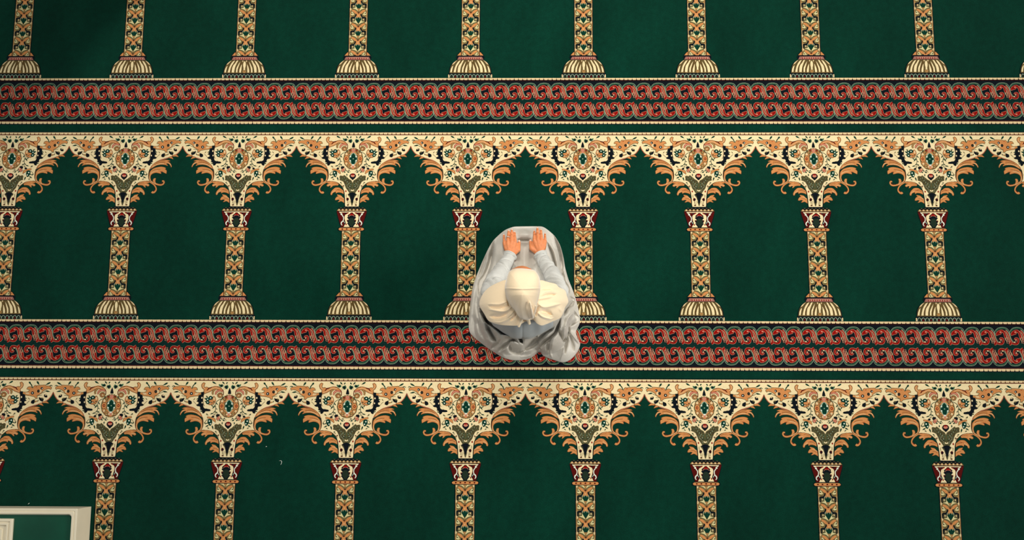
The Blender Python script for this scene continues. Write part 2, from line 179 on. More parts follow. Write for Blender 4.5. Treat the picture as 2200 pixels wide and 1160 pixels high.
# woven pattern, measured on the carpet in tenths of a millimetre from the foot of one column's capital
PAT, LV = [{"spandrel":[["H","c",[15,1324,368,1332,383,1446,397,1656,410,1883,432,2062,456,2176,492,2322,539,2452,565,2533,496,2271,530,2368,604,2490,726,2605,823,2686,951,2743,1143,2784,1236,2779,1371,2784,1482,2784,1456,2841,1415,2972,1395,3135,1408,3331,1444,3494,1528,3674,1659,3822,1821,3936,2047,4059,1759,3894,2033,4042,2226,4124,2547,4223,2773,4321,2999,4453,3131,4600,3214,4732,3272,4864,3296,4896,3314,5498,9,5498]],["S","k",37,[3259,4839,3197,4699,3114,4568,2999,4436,2804,4313,2579,4223,2303,4117,2047,4051,1821,3928,1659,3805,1528,3658,1452,3494]],["S","b",28,[3284,4839,3226,4683,3145,4551,3030,4411,2819,4280,2578,4182,2334,4091,2078,4019,1852,3896,1690,3773,1559,3642]],["S","b",41,[1444,3494,1411,3331,1397,3135,1415,2972,1467,2841,1552,2744,1661,2670,1786,2605]],["S","b",34,[497,2320,548,2433,645,2539,775,2653,920,2735,1143,2784,1236,2784,1410,2792,1568,2735,1708,2654,1817,2581]],["S","n",41,[555,2476,508,2338,477,2176,458,2029,447,1883,445,1689,438,1510,406,1365]],["S","c",19,[563,2485,454,2224,421,2013,396,1753,386,1446,363,1332]],["F","o",[2692,4296,2805,4329,2916,4338,2995,4297,3064,4223,2961,4239,2866,4255,2770,4247],["b",17]],["F","o",[2531,4206,2627,4231,2705,4182,2774,4083,2687,4116,2608,4141,2545,4157],["b",17]],["F","o",[1501,3527,1569,3707,1724,3855,1885,3953,2046,4010,2269,4035,2460,4027,2601,3973,2498,3961,2425,3937,2544,3896,2629,3814,2696,3675,2678,3601,2618,3721,2533,3814,2431,3838,2358,3802,2444,3748,2466,3694,2356,3740,2230,3765,2039,3765,1847,3724,1718,3658,1621,3593],["b",20]],["S","h",20,[1598,3617,1720,3715,1881,3786,2072,3814,2247,3802]],["S","b",23,[1689,3764,1850,3838,2011,3896,2170,3904,2328,3879]],["S","b",17,[1788,3871,1949,3945,2141,3986,2300,3986]],["S","h",17,[2456,3879,2566,3830,2642,3724]],["F","o",[1488,3364,1619,3503,1780,3576,1940,3617,2099,3634,2226,3617,2320,3585,2375,3531,2295,3511,2357,3470,2423,3397,2409,3233,2312,3282,2210,3331,2139,3351,2060,3348,2109,3282,2101,3230,1994,3258,1836,3290,1676,3257,1563,3184,1513,3086,1510,2972,1555,2841,1647,2744,1584,2752,1490,2817,1449,2939,1443,3135,1457,3266],["b",20]],["S","b",20,[1600,3380,1729,3445,1889,3478,2064,3486]],["S","h",17,[1533,3233,1582,3298,1743,3380,1934,3397]],["S","r",16,[2013,3364,2124,3372,2203,3348]],["T","o",[34,62,78,81,81,78,72,72,81,62],[1507,2841,1615,2744,1741,2679,1850,2630,2008,2584,2150,2573,2262,2622,2309,2720,2275,2801,2188,2801],["b",17]],["F","o",[1672,2793,1686,2899,1732,2959,1827,2952,1806,2866,1806,2760,1867,2646,1773,2687],["b",16]],["S","h",16,[1466,3102,1470,2939,1537,2792,1709,2695,1882,2638]],["S","m",25,[2009,2630,2136,2654,2209,2712,2234,2760]],["T","o",[41,56,62,65,65,65,69,87,125,109],[1290,2773,1448,2756,1605,2683,1745,2577,1844,2447,1881,2325,1854,2220,1765,2138,1686,2138,1639,2176],["b",17]],["S","r",22,[1719,2187,1783,2228,1817,2293]],["F","o",[794,2617,908,2715,1052,2764,1211,2784,1401,2764,1463,2716,1399,2683,1288,2691,1358,2650,1444,2605,1471,2537,1394,2491,1316,2536,1236,2536,1268,2414,1179,2471,1110,2536,952,2561,840,2549],["b",17]],["S","b",16,[858,2634,1018,2683,1177,2691]],["S","h",16,[1205,2569,1317,2593,1411,2553]],["F","o",[518,2241,615,2322,712,2400,840,2428,982,2412,1091,2322,1183,2209,1235,2079,1213,1994,1154,2014,1117,2111,1023,2160,945,2189,927,2092,833,2143,706,2143,579,2107,498,2054],["b",20]],["S","b",19,[549,2208,693,2273,852,2290]],["S","r",16,[632,2355,774,2322,947,2274]],["S","h",16,[962,2257,1088,2192,1164,2095]],["F","o",[468,1778,541,1851,638,1961,734,1997,870,2022,828,1952,780,1913,882,1884,951,1786,968,1718,901,1702,791,1734,696,1705,742,1657,807,1589,709,1608,631,1637,535,1600,454,1535],["b",20]],["S","b",17,[506,1721,635,1802,778,1819]],["S","h",16,[476,1802,605,1883,701,1916]],["E","v",[0,4107,580,642]],["E","o",[0,4107,537,604]],["E","o",[0,4107,351,444],["b",19]],["S","v2",34,[335,3990,541,3936]],["S","v2",34,[238,3788,386,3641]],["O","h",[388,3832,41,41]],["S","v2",34,[75,3671,126,3471]],["O","h",[214,3631,41,41]],["S","v2",34,[94,4543,154,4745]],["O","h",[4,4657,41,41]],["S","v2",34,[252,4426,408,4574]],["O","h",[235,4583,41,41]],["S","v2",34,[340,4224,549,4278]],["O","h",[401,4382,41,41]],["S","t",22,[252,4068,363,4061]],["S","t",22,[219,3921,317,3886]],["S","t",22,[152,3803,221,3746]],["S","t",22,[60,3730,90,3660]],["S","t",22,[26,4499,38,4573]],["S","t",22,[123,4454,177,4519]],["S","t",22,[200,4357,288,4404]],["S","t",22,[246,4221,353,4243]],["E","p",[0,4110,234,361]],["H","d",[-8,4435,49,4402,111,4304,125,4222,203,4181,215,4107,192,4033,128,3992,109,3877,76,3812,-22,3759]],["E","p",[0,4110,34,34]],["O","w",[160,4238,41,47]],["O","w",[168,4000,41,41]],["O","o",[393,4115,137,174],["v",22]],["O","r",[401,4115,72,84]],["O","o",[396,4115,34,44],["m",19]],["H","k",[0,4706,72,4715,118,4649,92,4567,50,4468,-6,4451]],["H","k",[21,3739,93,3764,123,3674,73,3592,17,3575]],["H","w",[22,3796,77,3772,60,3719,20,3706]],["S","m",19,[166,4665,244,4567,274,4468]],["S","v",31,[134,4632,179,4501,240,4369]],["S","h",22,[277,4632,306,4501,446,4337]],["O","r",[188,4583,34,50]],["O","h",[391,4386,62,78]],["S","v",28,[201,3952,373,3821,419,3756]],["S","v",28,[148,3739,193,3608,207,3510]],["O","h",[373,3829,53,53]],["O","v",[267,3706,47,62]],["O","n",[230,4295,31,47]],["O","n",[-225,4279,22,31]],["S","b",28,[117,4599,198,4649,261,4600]],["S","b",28,[113,3608,207,3543,272,3592]],["O","b",[338,4484,34,47]],["O","b",[306,3763,41,37]],["O","h",[387,3828,53,62]],["O","t",[249,3730,72,81],["v",19]],["O","t",[274,4501,62,75],["v",19]],["O","h",[96,3648,47,53]],["S","b",16,[333,4271,461,4304]],["S","b",16,[326,3959,453,3926]],["S","v",31,[238,4304,250,4107,229,3910]],["H","n",[-2,5126,39,5028,79,4896,89,4777,-7,4771]],["F","e",[83,5209,148,5291,211,5242,283,5242,308,5151,271,5069,175,5036,88,5102]],["F","n",[106,5176,195,5234,273,5168,256,5093,175,5060]],["F","h",[223,5077,288,5110,335,5061,270,5011]],["F","e",[355,5242,429,5324,500,5291,620,5324,594,5209,480,5143,385,5184]],["F","n",[395,5242,468,5291,546,5242,497,5176,418,5192]],["Y","d",69,[135,5432,216,5316]],["Y","d",72,[427,5456,284,5300]],["Y","d",87,[991,5457,748,5316]],["S","h",17,[349,4995,336,5126,339,5258,262,5390]],["F","o",[384,4986,507,5102,636,5163,796,5189,923,5163,1066,5123,1177,5102,1290,5143,1398,5118,1431,5176,1424,5292,1383,5354,1463,5391,1546,5316,1563,5209,1499,5077,1418,5024,1428,4912,1377,4801,1266,4847,1140,4888,1014,4962,888,5036,729,5041,568,5011,488,4962],["b",23]],["S","h",20,[570,5077,762,5118,921,5085,1079,5011,1236,4912,1363,4863]],["T","m",[16,53,59,53,16],[986,5135,1097,5102,1184,5069,1222,5003,1285,4962]],["S","m",19,[426,5044,555,5135,716,5176]],["S","h",22,[1478,5325,1507,5226,1448,5110,1367,5061]],["T","t",[41,78,81,75,47],[776,5028,871,4995,925,4912,939,4830,913,4740],["v",19]],["T","k",[41,78,84,75,47],[383,4920,519,4953,662,4937,748,4863,769,4731],["r",19]],["T","h",[31,53,62,47],[405,4846,534,4879,644,4838,721,4731],["v",17]],["O","t",[517,4695,143,122],["v",22]],["S","r",20,[418,4706,483,4781,563,4764,609,4698,568,4624,496,4632]],["O","h",[513,4690,47,34]],["S","m",41,[380,4995,342,4896,340,4797,346,4706]],["S","d",28,[356,4649,421,4509,556,4460,689,4361,754,4222,750,4041,762,4149,730,4002,755,3838]],["S","d",23,[755,3838,745,3739,766,3608]],["Y","d",56,[727,4296,621,4164]],["Y","d",56,[811,4132,918,3959]],["Y","d",41,[727,3977,614,3928]],["Y","d",53,[785,4108,925,3961]],["Y","d",44,[755,3846,879,3707]],["Y","d",62,[848,3720,1037,3666]],["F","o",[781,4542,863,4649,916,4534,930,4444,1034,4452,1144,4411,1134,4304,1031,4337,950,4296,997,4247,1171,4222,1043,4181,900,4209,807,4304,765,4402],["m",20]],["F","h",[797,4534,854,4600,892,4518,890,4452,810,4435]],["S","m",23,[902,4288,1030,4312,1109,4296]],["O","d",[1044,4559,115,112]],["O","d",[1202,4485,103,103]],["O","d",[1189,4312,103,103]],["Y","d",69,[1197,4600,1310,4666]],["Y","d",78,[1257,4485,1394,4542]],["Y","d",69,[1238,4337,1366,4370]],["Y","d",62,[809,4370,903,4304]],["Y","d",47,[926,4633,971,4485]],["O","w",[1044,4559,37,37]],["O","w",[1202,4481,34,37]],["O","w",[1193,4316,34,34]],["F","n",[1424,4888,1507,4883,1594,4863,1631,4748,1724,4649,1732,4485,1820,4367,1699,4321,1700,4235,1831,4181,1757,4107,1622,4091,1609,4051,1584,3986,1617,3928,1534,3895,1488,3854,1463,3720,1394,3707,1324,3764,1290,3825,1150,3825,1039,3838,1011,3887,1060,3936,1172,3953,1284,3989,1249,3953,1377,4002,1428,4100,1424,4140,1452,4304,1449,4501,1423,4715]],["S","b",22,[1393,4814,1450,4666,1465,4501,1453,4353,1418,4206,1360,4124]],["O","c",[1522,4564,41,53]],["O","c",[1500,4296,34,47]],["F","o",[1592,4838,1799,4834,1904,4883,1949,4954,1899,4995,1791,5011,1854,5110,1966,5135,2045,5094,2124,5048,2174,5143,2239,5201,2319,5185,2447,5209,2607,5218,2798,5226,2861,5176,3020,5176,3130,5127,3157,5061,3114,4998,3048,5041,2888,5012,2759,4946,2669,4877,2627,4798,2497,4707,2384,4649,2397,4534,2316,4515,2239,4592,2081,4633,1922,4658,1763,4679,1701,4723,1590,4748],["v",23]],["F","h",[2504,4962,2585,4995,2630,4896,2595,4798,2516,4814]],["F","h",[1703,4814,1894,4814,1956,4732,1796,4732]],["O","n",[2120,4794,90,87]],["O","n",[2442,4896,78,87]],["O","n",[2626,5051,72,72]],["O","w",[2117,4794,34,34]],["O","v",[2438,4900,28,28]],["O","w",[2642,5045,28,28]],["S","v",23,[2579,4781,2707,4814,2836,4880]],["S","v",23,[2352,4649,2495,4650,2655,4682]],["S","r",22,[2254,5135,2317,5127,2350,5160]],["Y","d",97,[1878,5415,2002,5275]],["T","d",[47,53,31],[1971,5308,2048,5209,2100,5069]],["Y","d",97,[2318,5448,2472,5242]],["Y","d",87,[3098,5391,2815,5234]],["Y","d",81,[2829,4913,3107,4864]],["T","d",[16,47,37,12],[3020,5168,3101,5209,3165,5209,3219,5163]],["F","n",[2781,4715,2880,4735,2960,4633,2958,4554,2843,4548,2773,4625]],["O","h",[2866,4686,41,34]],["F","n",[2493,4571,2587,4526,2715,4526,2768,4436,2717,4324,2583,4367,2509,4469]],["O","v",[2690,4485,53,47]],["F","n",[2093,4367,2235,4436,2284,4378,2261,4239,2180,4193,2070,4239]],["F","t",[2263,4321,2344,4370,2455,4357,2390,4313,2310,4272]],["H","n",[18,3256,105,3232,175,3150,184,3061,115,2963,10,2857]],["H","k",[17,3191,96,3167,126,3101,61,3049,14,3036]],["H","r",[18,3232,81,3216,104,3167,16,3154]],["Y","d",75,[323,3366,189,3297]],["Y","d",59,[336,3240,337,3093]],["F","n",[493,3657,592,3677,695,3641,685,3543,620,3502,510,3551]],["F","k",[430,3543,526,3559,620,3494,666,3412,584,3330,521,3363,460,3445],["b",19]],["O","h",[493,3510,34,37]],["S","r",19,[491,3445,555,3461,602,3428]],["Y","d",69,[425,3298,522,3379]],["Y","d",53,[379,3396,429,3494]],["F","n",[780,3543,845,3608,939,3543,922,3494,826,3478]],["F","o",[761,3429,873,3453,970,3494,1161,3530,1172,3461,1032,3429,903,3376,806,3298,709,3224,719,3322],["b",16]],["F","d",[910,3331,968,3412,1134,3396,1146,3233,1063,3069,974,3028,898,3167]],["O","w",[1047,3290,41,41]],["O","w",[977,3148,37,37]],["O","w",[812,3200,37,37]],["Y","d",53,[1121,3184,1263,3151]],["Y","d",69,[1086,3061,1266,2963]],["Y","d",72,[887,3045,811,2825]],["S","d",19,[766,3608,847,3674]],["S","d",19,[395,3379,253,3428,123,3330]],["S","d",17,[755,3821,690,3756,624,3674]],["Y","d",47,[626,3739,722,3805]],["Y","d",47,[253,3428,174,3477]],["S","e",16,[901,4255,754,4074]],["Y","d",53,[897,4074,980,4205]],["Y","d",53,[1696,4534,1837,4469]],["Y","v",37,[1903,4534,1995,4419]],["Y","d",41,[2489,4419,2422,4305]],["S","v",17,[2234,4419,2315,4469,2459,4485]],["S","v",17,[1994,4370,1913,4304,1830,4206]],["Y","d",56,[1580,3854,1452,3797]],["Y","d",47,[1147,2939,1034,2874]],["Y","d",53,[1313,3233,1246,3102]],["Y","d",47,[1229,3707,1163,3609]],["S","v",19,[1157,3380,1251,3298,1327,3167]],["Y","v",41,[1115,3609,1260,3658]],["Y","d",47,[720,2713,617,2745]],["H","v",[13,2669,89,2840,225,2914,315,3004,436,3102,485,3151,534,3082,706,3115,740,3050,715,2955,740,2873,604,2833,507,2759,458,2669,398,2533,355,2403,274,2305,200,2192,143,2110,169,2075,247,2029,198,1961,130,1883,96,1786,62,1688,68,1607,34,1494,17,1364],["n",14]],["H","n",[28,2151,104,2126,228,2029,148,1980,106,1867,71,1737,44,1591,20,1510]],["H","c",[11,2265,52,2305,95,2309,74,2232,14,2221]],["S","n",19,[95,2759,239,2840,383,2857,543,2938,672,3004]],["S","n",16,[93,2677,121,2514,166,2384]],["S","n",19,[239,2840,268,2677,232,2515,149,2352]],["S","n",16,[386,3020,416,2906,317,2743]],["S","b",16,[545,3020,673,3069]],["S","n",19,[116,2696,81,2533,45,2370]],["S","e",16,[-74,2696,-77,2565,-33,2403]],["S","b",17,[336,2582,237,2419,138,2240]],["S","p",14,[345,2580,278,2450,189,2387,121,2208]],["O","p",[304,2756,23,23]],["O","p",[399,2860,26,22]],["O","p",[145,2495,23,26]],["O","p",[409,2596,17,28]],["O","p",[151,2484,22,28]],["O","p",[242,2647,14,28]],["S","n",19,[461,2792,409,2612,343,2515]],["O","p",[354,3004,16,19]],["O","p",[481,3004,22,16]],["O","p",[188,2677,14,25]],["O","p",[265,2580,14,25]],["O","p",[107,2596,12,22]],["O","p",[592,2971,22,14]],["O","n",[253,2743,14,28]],["O","n",[380,2743,22,14]],["O","n",[545,3004,25,14]],["O","n",[655,2939,22,12]],["O","n",[119,2417,14,34]],["O","n",[293,2384,14,28]],["O","b",[191,2808,16,19]],["O","b",[426,2678,19,19]],["O","b",[74,2514,12,31]],["F","m",[174,1753,224,1826,287,1834,330,1786,315,1672,236,1656]],["O","n",[253,1737,47,53]],["O","r",[367,2216,37,53]],["S","v",22,[323,2029,340,1948,319,1851]],["O","b",[227,1413,56,41]],["S","v",25,[244,1656,240,1494]],["S","v",16,[149,1672,169,1510,215,1445]],["O","m",[512,2517,28,34]],["Y","v",34,[672,2705,582,2599]],["S","b",17,[598,2547,500,2417]],["O","b",[502,2531,31,37]]],"capital":[["H","n",[27,1326,441,1327,503,1254,740,1254,800,1125,814,1052,24,1051]],["X","bumps"],["H","b",[24,1079,859,1080,845,1034,23,1033]],["H","m",[24,1037,853,1031,741,640,647,334,579,133,12,132],["n",28]],["H","n",[22,962,464,963,428,769,376,543,452,414,398,133,4,132]],["H","c",[23,1033,719,1021,670,955,629,931,544,979,338,976,212,987,22,975]],["F","m",[320,882,464,963,543,931,492,801,429,801]],["F","r",[180,987,259,946,336,898,257,882,195,930]],["F","c",[23,1024,149,1008,180,946,273,890,351,850,396,753,391,640,362,495,324,350,385,253,433,149,99,148,188,285,269,350,186,379,239,438,273,543,155,567,260,680,206,736,236,793,162,866,84,930]],["O","r",[299,293,34,53]],["H","r",[22,962,75,882,162,874,105,801,18,801]],["S","k",23,[16,817,82,814,136,777,159,736]],["T","w",[37,53,47,47,59,65,53,34],[581,882,516,785,462,705,455,576,493,479,562,415,579,318,519,237]],["O","w",[581,882,56,53]],["S","w",34,[630,939,670,979,702,1012]],["S","w",22,[485,479,421,447,388,366]],["O","m",[457,294,62,69]],["H","g2",[24,688,94,640,155,543,167,398,101,269,12,140]],["H","n",[21,760,80,752,111,688,18,656]],["F","m",[171,543,226,567,257,511,216,462]],["H","n",[20,137,635,138,743,77,756,-52,566,-100,18,-85]],["F","o",[602,96,680,77,719,20,678,-39,598,-60]],["H","o",[15,95,610,96,606,-55,18,-56]],["H","v",[16,114,634,112,633,89,15,92]],["O","m",[261,25,53,41]],["O","m",[509,20,53,41]],["E","m",[0,24,53,41]]],"shaftedge":[["Q","shaft"]],"shaftunit":[["H","n",[25,-93,525,-92,510,-1037,5,-1038]],["H","u",[25,-99,501,-98,480,-1043,4,-1044]],["H","u",[25,-99,501,-98,493,-442,451,-591,371,-614,259,-591,172,-500,105,-454,56,-649,13,-649]],["H","t",[25,-99,113,-87,65,-225,21,-294]],["F","t",[500,-144,505,-442,489,-614,438,-660,394,-614,441,-499]],["F","t",[454,-911,500,-866,496,-957,453,-980]],["S","t",29,[512,-87,490,-1043]],["S","h",16,[495,-614,487,-946]],["F","h",[398,-946,483,-888,480,-1026,429,-1037]],["F","h",[417,-115,502,-58,499,-207,448,-224]],["H","o",[18,-420,62,-385,109,-299,195,-227,314,-173,398,-192,379,-261,288,-322,219,-391,162,-422,122,-471,103,-534,158,-614,101,-649,13,-638],["v",16]],["F","c2",[260,-456,304,-374,379,-280,425,-351,457,-422,444,-490,351,-513,273,-500]],["O","n",[399,-399,33,38]],["O","t",[320,-422,24,24]],["S","v",29,[250,-528,350,-559,452,-525]],["S","v",22,[242,-385,195,-454,172,-500]],["F","n",[105,-452,151,-414,196,-500,242,-597,349,-612,422,-631,457,-694,450,-866,409,-934,351,-900,389,-831,380,-740,347,-703,268,-712,206,-729,169,-603,115,-523]],["F","v",[245,-729,336,-706,380,-751,377,-843,320,-900,230,-889,186,-843]],["F","h",[268,-729,313,-717,334,-797,276,-843]],["H","d",[5,-1038,49,-958,107,-878,171,-798,161,-706,111,-695,13,-643]],["F","c2",[15,-1070,42,-1009,95,-906,153,-809,220,-769,189,-843,163,-903,275,-889,342,-914,229,-948,138,-983,75,-1038]],["S","v",24,[24,-1086,104,-1032,217,-975,330,-960]],["F","c2",[33,-246,57,-186,113,-87,171,-41,361,-87,248,-121,157,-154,94,-211]],["S","v",24,[42,-262,122,-208,236,-150,349,-135]],["T","p",[13,29,27,13],[125,-592,180,-649,180,-706,160,-752]],["T","p",[13,27,16],[45,-615,69,-660,68,-718]],["S","b",16,[22,-248,20,-328]],["E","m",[0,-365,42,38]],["E","h",[0,-535,20,33]]],"base":[["F","o",[541,-3594,603,-3621,754,-3802,544,-3796],["n",34]],["H","n",[13,-3791,747,-3794,800,-3865,821,-3944,756,-4046,10,-3930]],["H","k2",[19,-3870,667,-3875,756,-4051,15,-4053]],["X","zig"],["H","n",[15,-4047,741,-4045,756,-4073,15,-4075]],["H","n",[16,-4064,756,-4062,902,-4148,1032,-4258,1122,-4384,1196,-4572,1225,-4761,1234,-4910,1,-4913]],["H","v2",[16,-4075,748,-4073,886,-4164,1008,-4282,1091,-4400,1156,-4588,1187,-4776,1196,-4855,2,-4858]],["H","c",[9,-4127,48,-4182,73,-4276,74,-4402,43,-4560,56,-4669,5,-4701]],["H","t",[6,-4685,64,-4677,109,-4716,76,-4811,2,-4858],["v",19]],["O","h",[107,-4127,31,50]],["F","c",[150,-4316,195,-4386,254,-4543,286,-4685,286,-4813,193,-4818,173,-4653,162,-4465]],["F","c",[255,-4150,318,-4229,390,-4386,464,-4558,481,-4802,396,-4807,387,-4622,341,-4449,298,-4307]],["F","c",[373,-4079,459,-4102,541,-4244,662,-4401,712,-4605,726,-4801,590,-4813,571,-4637,536,-4464,470,-4291]],["F","c",[561,-4078,684,-4149,804,-4322,888,-4526,956,-4801,832,-4806,813,-4620,755,-4432,665,-4275]],["S","b",19,[146,-4119,235,-4339,323,-4590,341,-4810]],["S","g2",14,[225,-4087,360,-4307,495,-4558,528,-4810]],["S","b",19,[506,-4086,672,-4306,775,-4558,785,-4809]],["S","g2",14,[709,-4086,890,-4337,977,-4589,1011,-4808]],["F","h",[748,-4073,894,-4164,1001,-4266,1045,-4353,953,-4306,847,-4180]],["F","c",[982,-4400,1058,-4478,1124,-4635,1151,-4800,1065,-4805,1038,-4636]],["H","n",[2,-4855,1204,-4858,1280,-4917,1275,-5121,-4,-5125]],["X","gems"]],"boteh":[["S","p",19,[-1069,-5729,-1029,-5643,-965,-5565,-862,-5483,-721,-5450,-550,-5449,-411,-5490,-320,-5578,-263,-5711]],["S","e",41,[-1006,-5698,-926,-5596,-832,-5533,-691,-5501,-536,-5509,-428,-5555,-352,-5649]],["S","p",22,[-413,-5571,-338,-5696,-301,-5789]],["S","e2",25,[-1046,-5729,-1038,-5870,-1012,-5994,-960,-6127,-900,-6220,-831,-6259]],["S","p",19,[-1069,-5713,-1061,-5870,-1034,-6026,-984,-6158,-916,-6259]],["S","p",19,[-276,-5711,-263,-5836,-227,-5961]],["F","r",[-979,-5904,-993,-5807,-913,-5690,-787,-5619,-670,-5590,-554,-5642,-486,-5743,-458,-5884,-450,-5993,-497,-6047,-542,-5962,-561,-5837,-611,-5736,-664,-5712,-697,-5767,-737,-5819,-838,-5850],["k",16]],["T","r",[47,81,78,72,78,109,128,93],[-484,-5626,-400,-5712,-333,-5852,-290,-6008,-246,-6148,-202,-6257,-235,-6351,-306,-6398],["k",16]],["T","r",[47,78,90,97,90,84,78,72,53],[-195,-6304,-118,-6332,-11,-6362,122,-6350,197,-6256,200,-6131,144,-6061,50,-6069,10,-6140],["k",16]],["S","h",22,[-767,-6189,-743,-6126,-781,-6103]],["S","k",31,[-753,-6228,-728,-6165,-750,-6103]],["F","h",[-893,-6275,-831,-6236,-769,-6259,-801,-6298]],["F","k",[-804,-5697,-741,-5666,-680,-5697,-712,-5744,-782,-5760]],["T","k",[16,47,50,16],[-554,-5634,-479,-5759,-435,-5899,-422,-6024]],["T","k",[19,41,19],[-435,-5899,-392,-6055,-380,-6211]],["T","h",[12,34,16],[-531,-6024,-486,-6118,-427,-6242]],["T","h",[12,28,12],[-453,-6024,-448,-6149,-397,-6273]],["T","k",[12,28,12],[-390,-5961,-354,-6117,-342,-6273]],["T","m",[12,28,12],[-484,-6024,-441,-6149,-426,-6211]],["T","k",[16,41,19],[-325,-6211,-288,-6273,-305,-6351]],["S","k",19,[-459,-6273,-413,-6320,-351,-6304]],["S","h",12,[-431,-5696,-349,-5868,-291,-6055,-233,-6257]],["S","m",19,[-509,-5696,-435,-5868]],["S","m",14,[-88,-6342,21,-6342,131,-6272]],["S","n",22,[-619,-5775,-614,-5900,-576,-5962]]]},{"topbead0":5668,"topbead1":5539,"mar1":5486,"b0":-5134,"b1":-5262,"bandmar":-5361,"boteh_c":-6513,"kb0":-7724,"kb1":-7871,"kmar":-7667,"kdark":-7921,"unit0":-365,"unit1":-1194,"edgeL0":-225,"dashtop":5696,"boteh_cx":-755,"bumpy":1189,"bumpb":1067,"bumpp":207,"geml":-4936,"gemb":-5128,"gemp":215,"shx":503,"shb":-3812,"sht":-69,"zy0":-3883,"zy1":-4047}]
ARCH = 6550.0        # width of one arch
DEPTH = 0.0000060    # every later-knotted colour stands this much higher in the pile


def catmull(pts, closed, sub=3, corner=62.0):
    n = len(pts)
    if n < 3:
        return pts
    tg = []
    for i in range(n):
        a = pts[(i - 1) % n] if (closed or i > 0) else pts[i]
        b = pts[(i + 1) % n] if (closed or i < n - 1) else pts[i]
        c = pts[i]
        u = (c[0] - a[0], c[1] - a[1]); v = (b[0] - c[0], b[1] - c[1])
        lu, lv = math.hypot(*u), math.hypot(*v)
        if lu > 0 and lv > 0:
            cs = (u[0] * v[0] + u[1] * v[1]) / lu / lv
            if cs < math.cos(math.radians(corner)):
                tg.append((0, 0)); continue
            s = min(lu, lv) * 2 / (lu + lv)
            tg.append(((b[0] - a[0]) * .5 * s, (b[1] - a[1]) * .5 * s))
        else:
            tg.append(((b[0] - a[0]) * .5, (b[1] - a[1]) * .5))
    out = []
    for i in range(n if closed else n - 1):
        p, q = pts[i], pts[(i + 1) % n]
        s, t = tg[i], tg[(i + 1) % n]
        for j in range(sub):
            x = j / sub
            h0 = 2 * x ** 3 - 3 * x * x + 1; h1 = x ** 3 - 2 * x * x + x; h2 = -2 * x ** 3 + 3 * x * x; h3 = x ** 3 - x * x
            out.append((h0 * p[0] + h1 * s[0] + h2 * q[0] + h3 * t[0], h0 * p[1] + h1 * s[1] + h2 * q[1] + h3 * t[1]))
    if not closed:
        out.append(pts[-1])
    return out


def pairs(l):
    return [(l[i], l[i + 1]) for i in range(0, len(l), 2)]


class Motif:
    """a stack of flat coloured shapes: polys = (colour, [(x, y), ...]) in knotting order"""
    def __init__(self):
        self.polys = []      # (layer, colour, pts)
        self.layer = 0

    def poly(self, col, pts, mirror=False):
        self.polys.append((self.layer, YIDX[col], pts))
        if mirror:
            self.polys.append((self.layer, YIDX[col], [(-x, y) for x, y in pts]))

    def stroke(self, col, pts, widths, closed=False, mirror=False):
        n = len(pts)
        L, R = [], []
        for i, (x, y) in enumerate(pts):
            a = pts[(i - 1) % n] if closed or i > 0 else pts[i]
            b = pts[(i + 1) % n] if closed or i < n - 1 else pts[i]
            dx, dy = b[0] - a[0], b[1] - a[1]
            l = math.hypot(dx, dy) or 1
            w = widths[i] * .5
            L.append((x - dy / l * w, y + dx / l * w)); R.append((x + dy / l * w, y - dx / l * w))
        for i in range(n if closed else n - 1):
            j = (i + 1) % n
            self.poly(col, [L[i], L[j], R[j], R[i]], mirror)

    def add(self, sh, mirror):
        k, col = sh[0], sh[1]
        out = sh[-1] if isinstance(sh[-1], list) and isinstance(sh[-1][0], str) else None
        if k in 'FH':
            p = pairs(sh[2])
            if k == 'H':
                p[0] = (0, p[0][1]); p[-1] = (0, p[-1][1])
                p = catmull(p, False, 2, 50)
                if mirror:
                    p = p + [(-x, y) for x, y in p[-2:0:-1]]
            else:
                p = catmull(p, True, 3)
            if out:
                self.stroke(out[0], p, [out[1] * 2] * len(p), True, mirror and k != 'H')
                self.layer += 1
            self.poly(col, p, mirror and k != 'H')
        elif k in 'OE':
            x, y, a, b = sh[2]
            n = 28 if a > 600 else 12
            p = [(x + a * math.cos(t * 2 * math.pi / n), y + b * math.sin(t * 2 * math.pi / n)) for t in range(n)]
            if out:
                self.stroke(out[0], p, [out[1] * 2] * n, True, mirror and k == 'O')
                self.layer += 1
            self.poly(col, p, mirror and k == 'O')
        elif k == 'S':
            p = catmull(pairs(sh[3]), False, 3)
            self.stroke(col, p, [sh[2]] * len(p), False, mirror)
        elif k == 'Y':
            (x0, y0), (x1, y1) = pairs(sh[3])
            dx, dy = x1 - x0, y1 - y0
            l = math.hypot(dx, dy); w = sh[2] * .5
            up = []; dn = []
            for t, q in ((.12, .62), (.32, 1), (.55, .9), (.8, .45)):
                up.append((x0 + dx * t - dy / l * w * q, y0 + dy * t + dx / l * w * q))
                dn.append((x0 + dx * t + dy / l * w * q, y0 + dy * t - dx / l * w * q))
            self.poly(col, [(x0, y0)] + up + [(x1, y1)] + dn[::-1], mirror)
        elif k == 'T':
            P = pairs(sh[3]); W = sh[2]
            n = len(P)
            W = [np.interp(i * (len(W) - 1) / (n - 1), range(len(W)), W) for i in range(n)]
            p = catmull(P, False, 4)
            w = np.interp(np.linspace(0, n - 1, len(p)), range(n), W)
            if out:
                self.stroke(out[0], p, [v + out[1] * 2 for v in w], False, mirror)
                self.layer += 1
            self.stroke(col, p, list(w), False, mirror)
        self.layer += 1

    def extend(self, other, fn, layer=None):
        base = self.layer if layer is None else layer
        for l, c, p in other.polys:
            self.polys.append((base + l, c, [fn(x, y) for x, y in p]))
        return base + other.layer


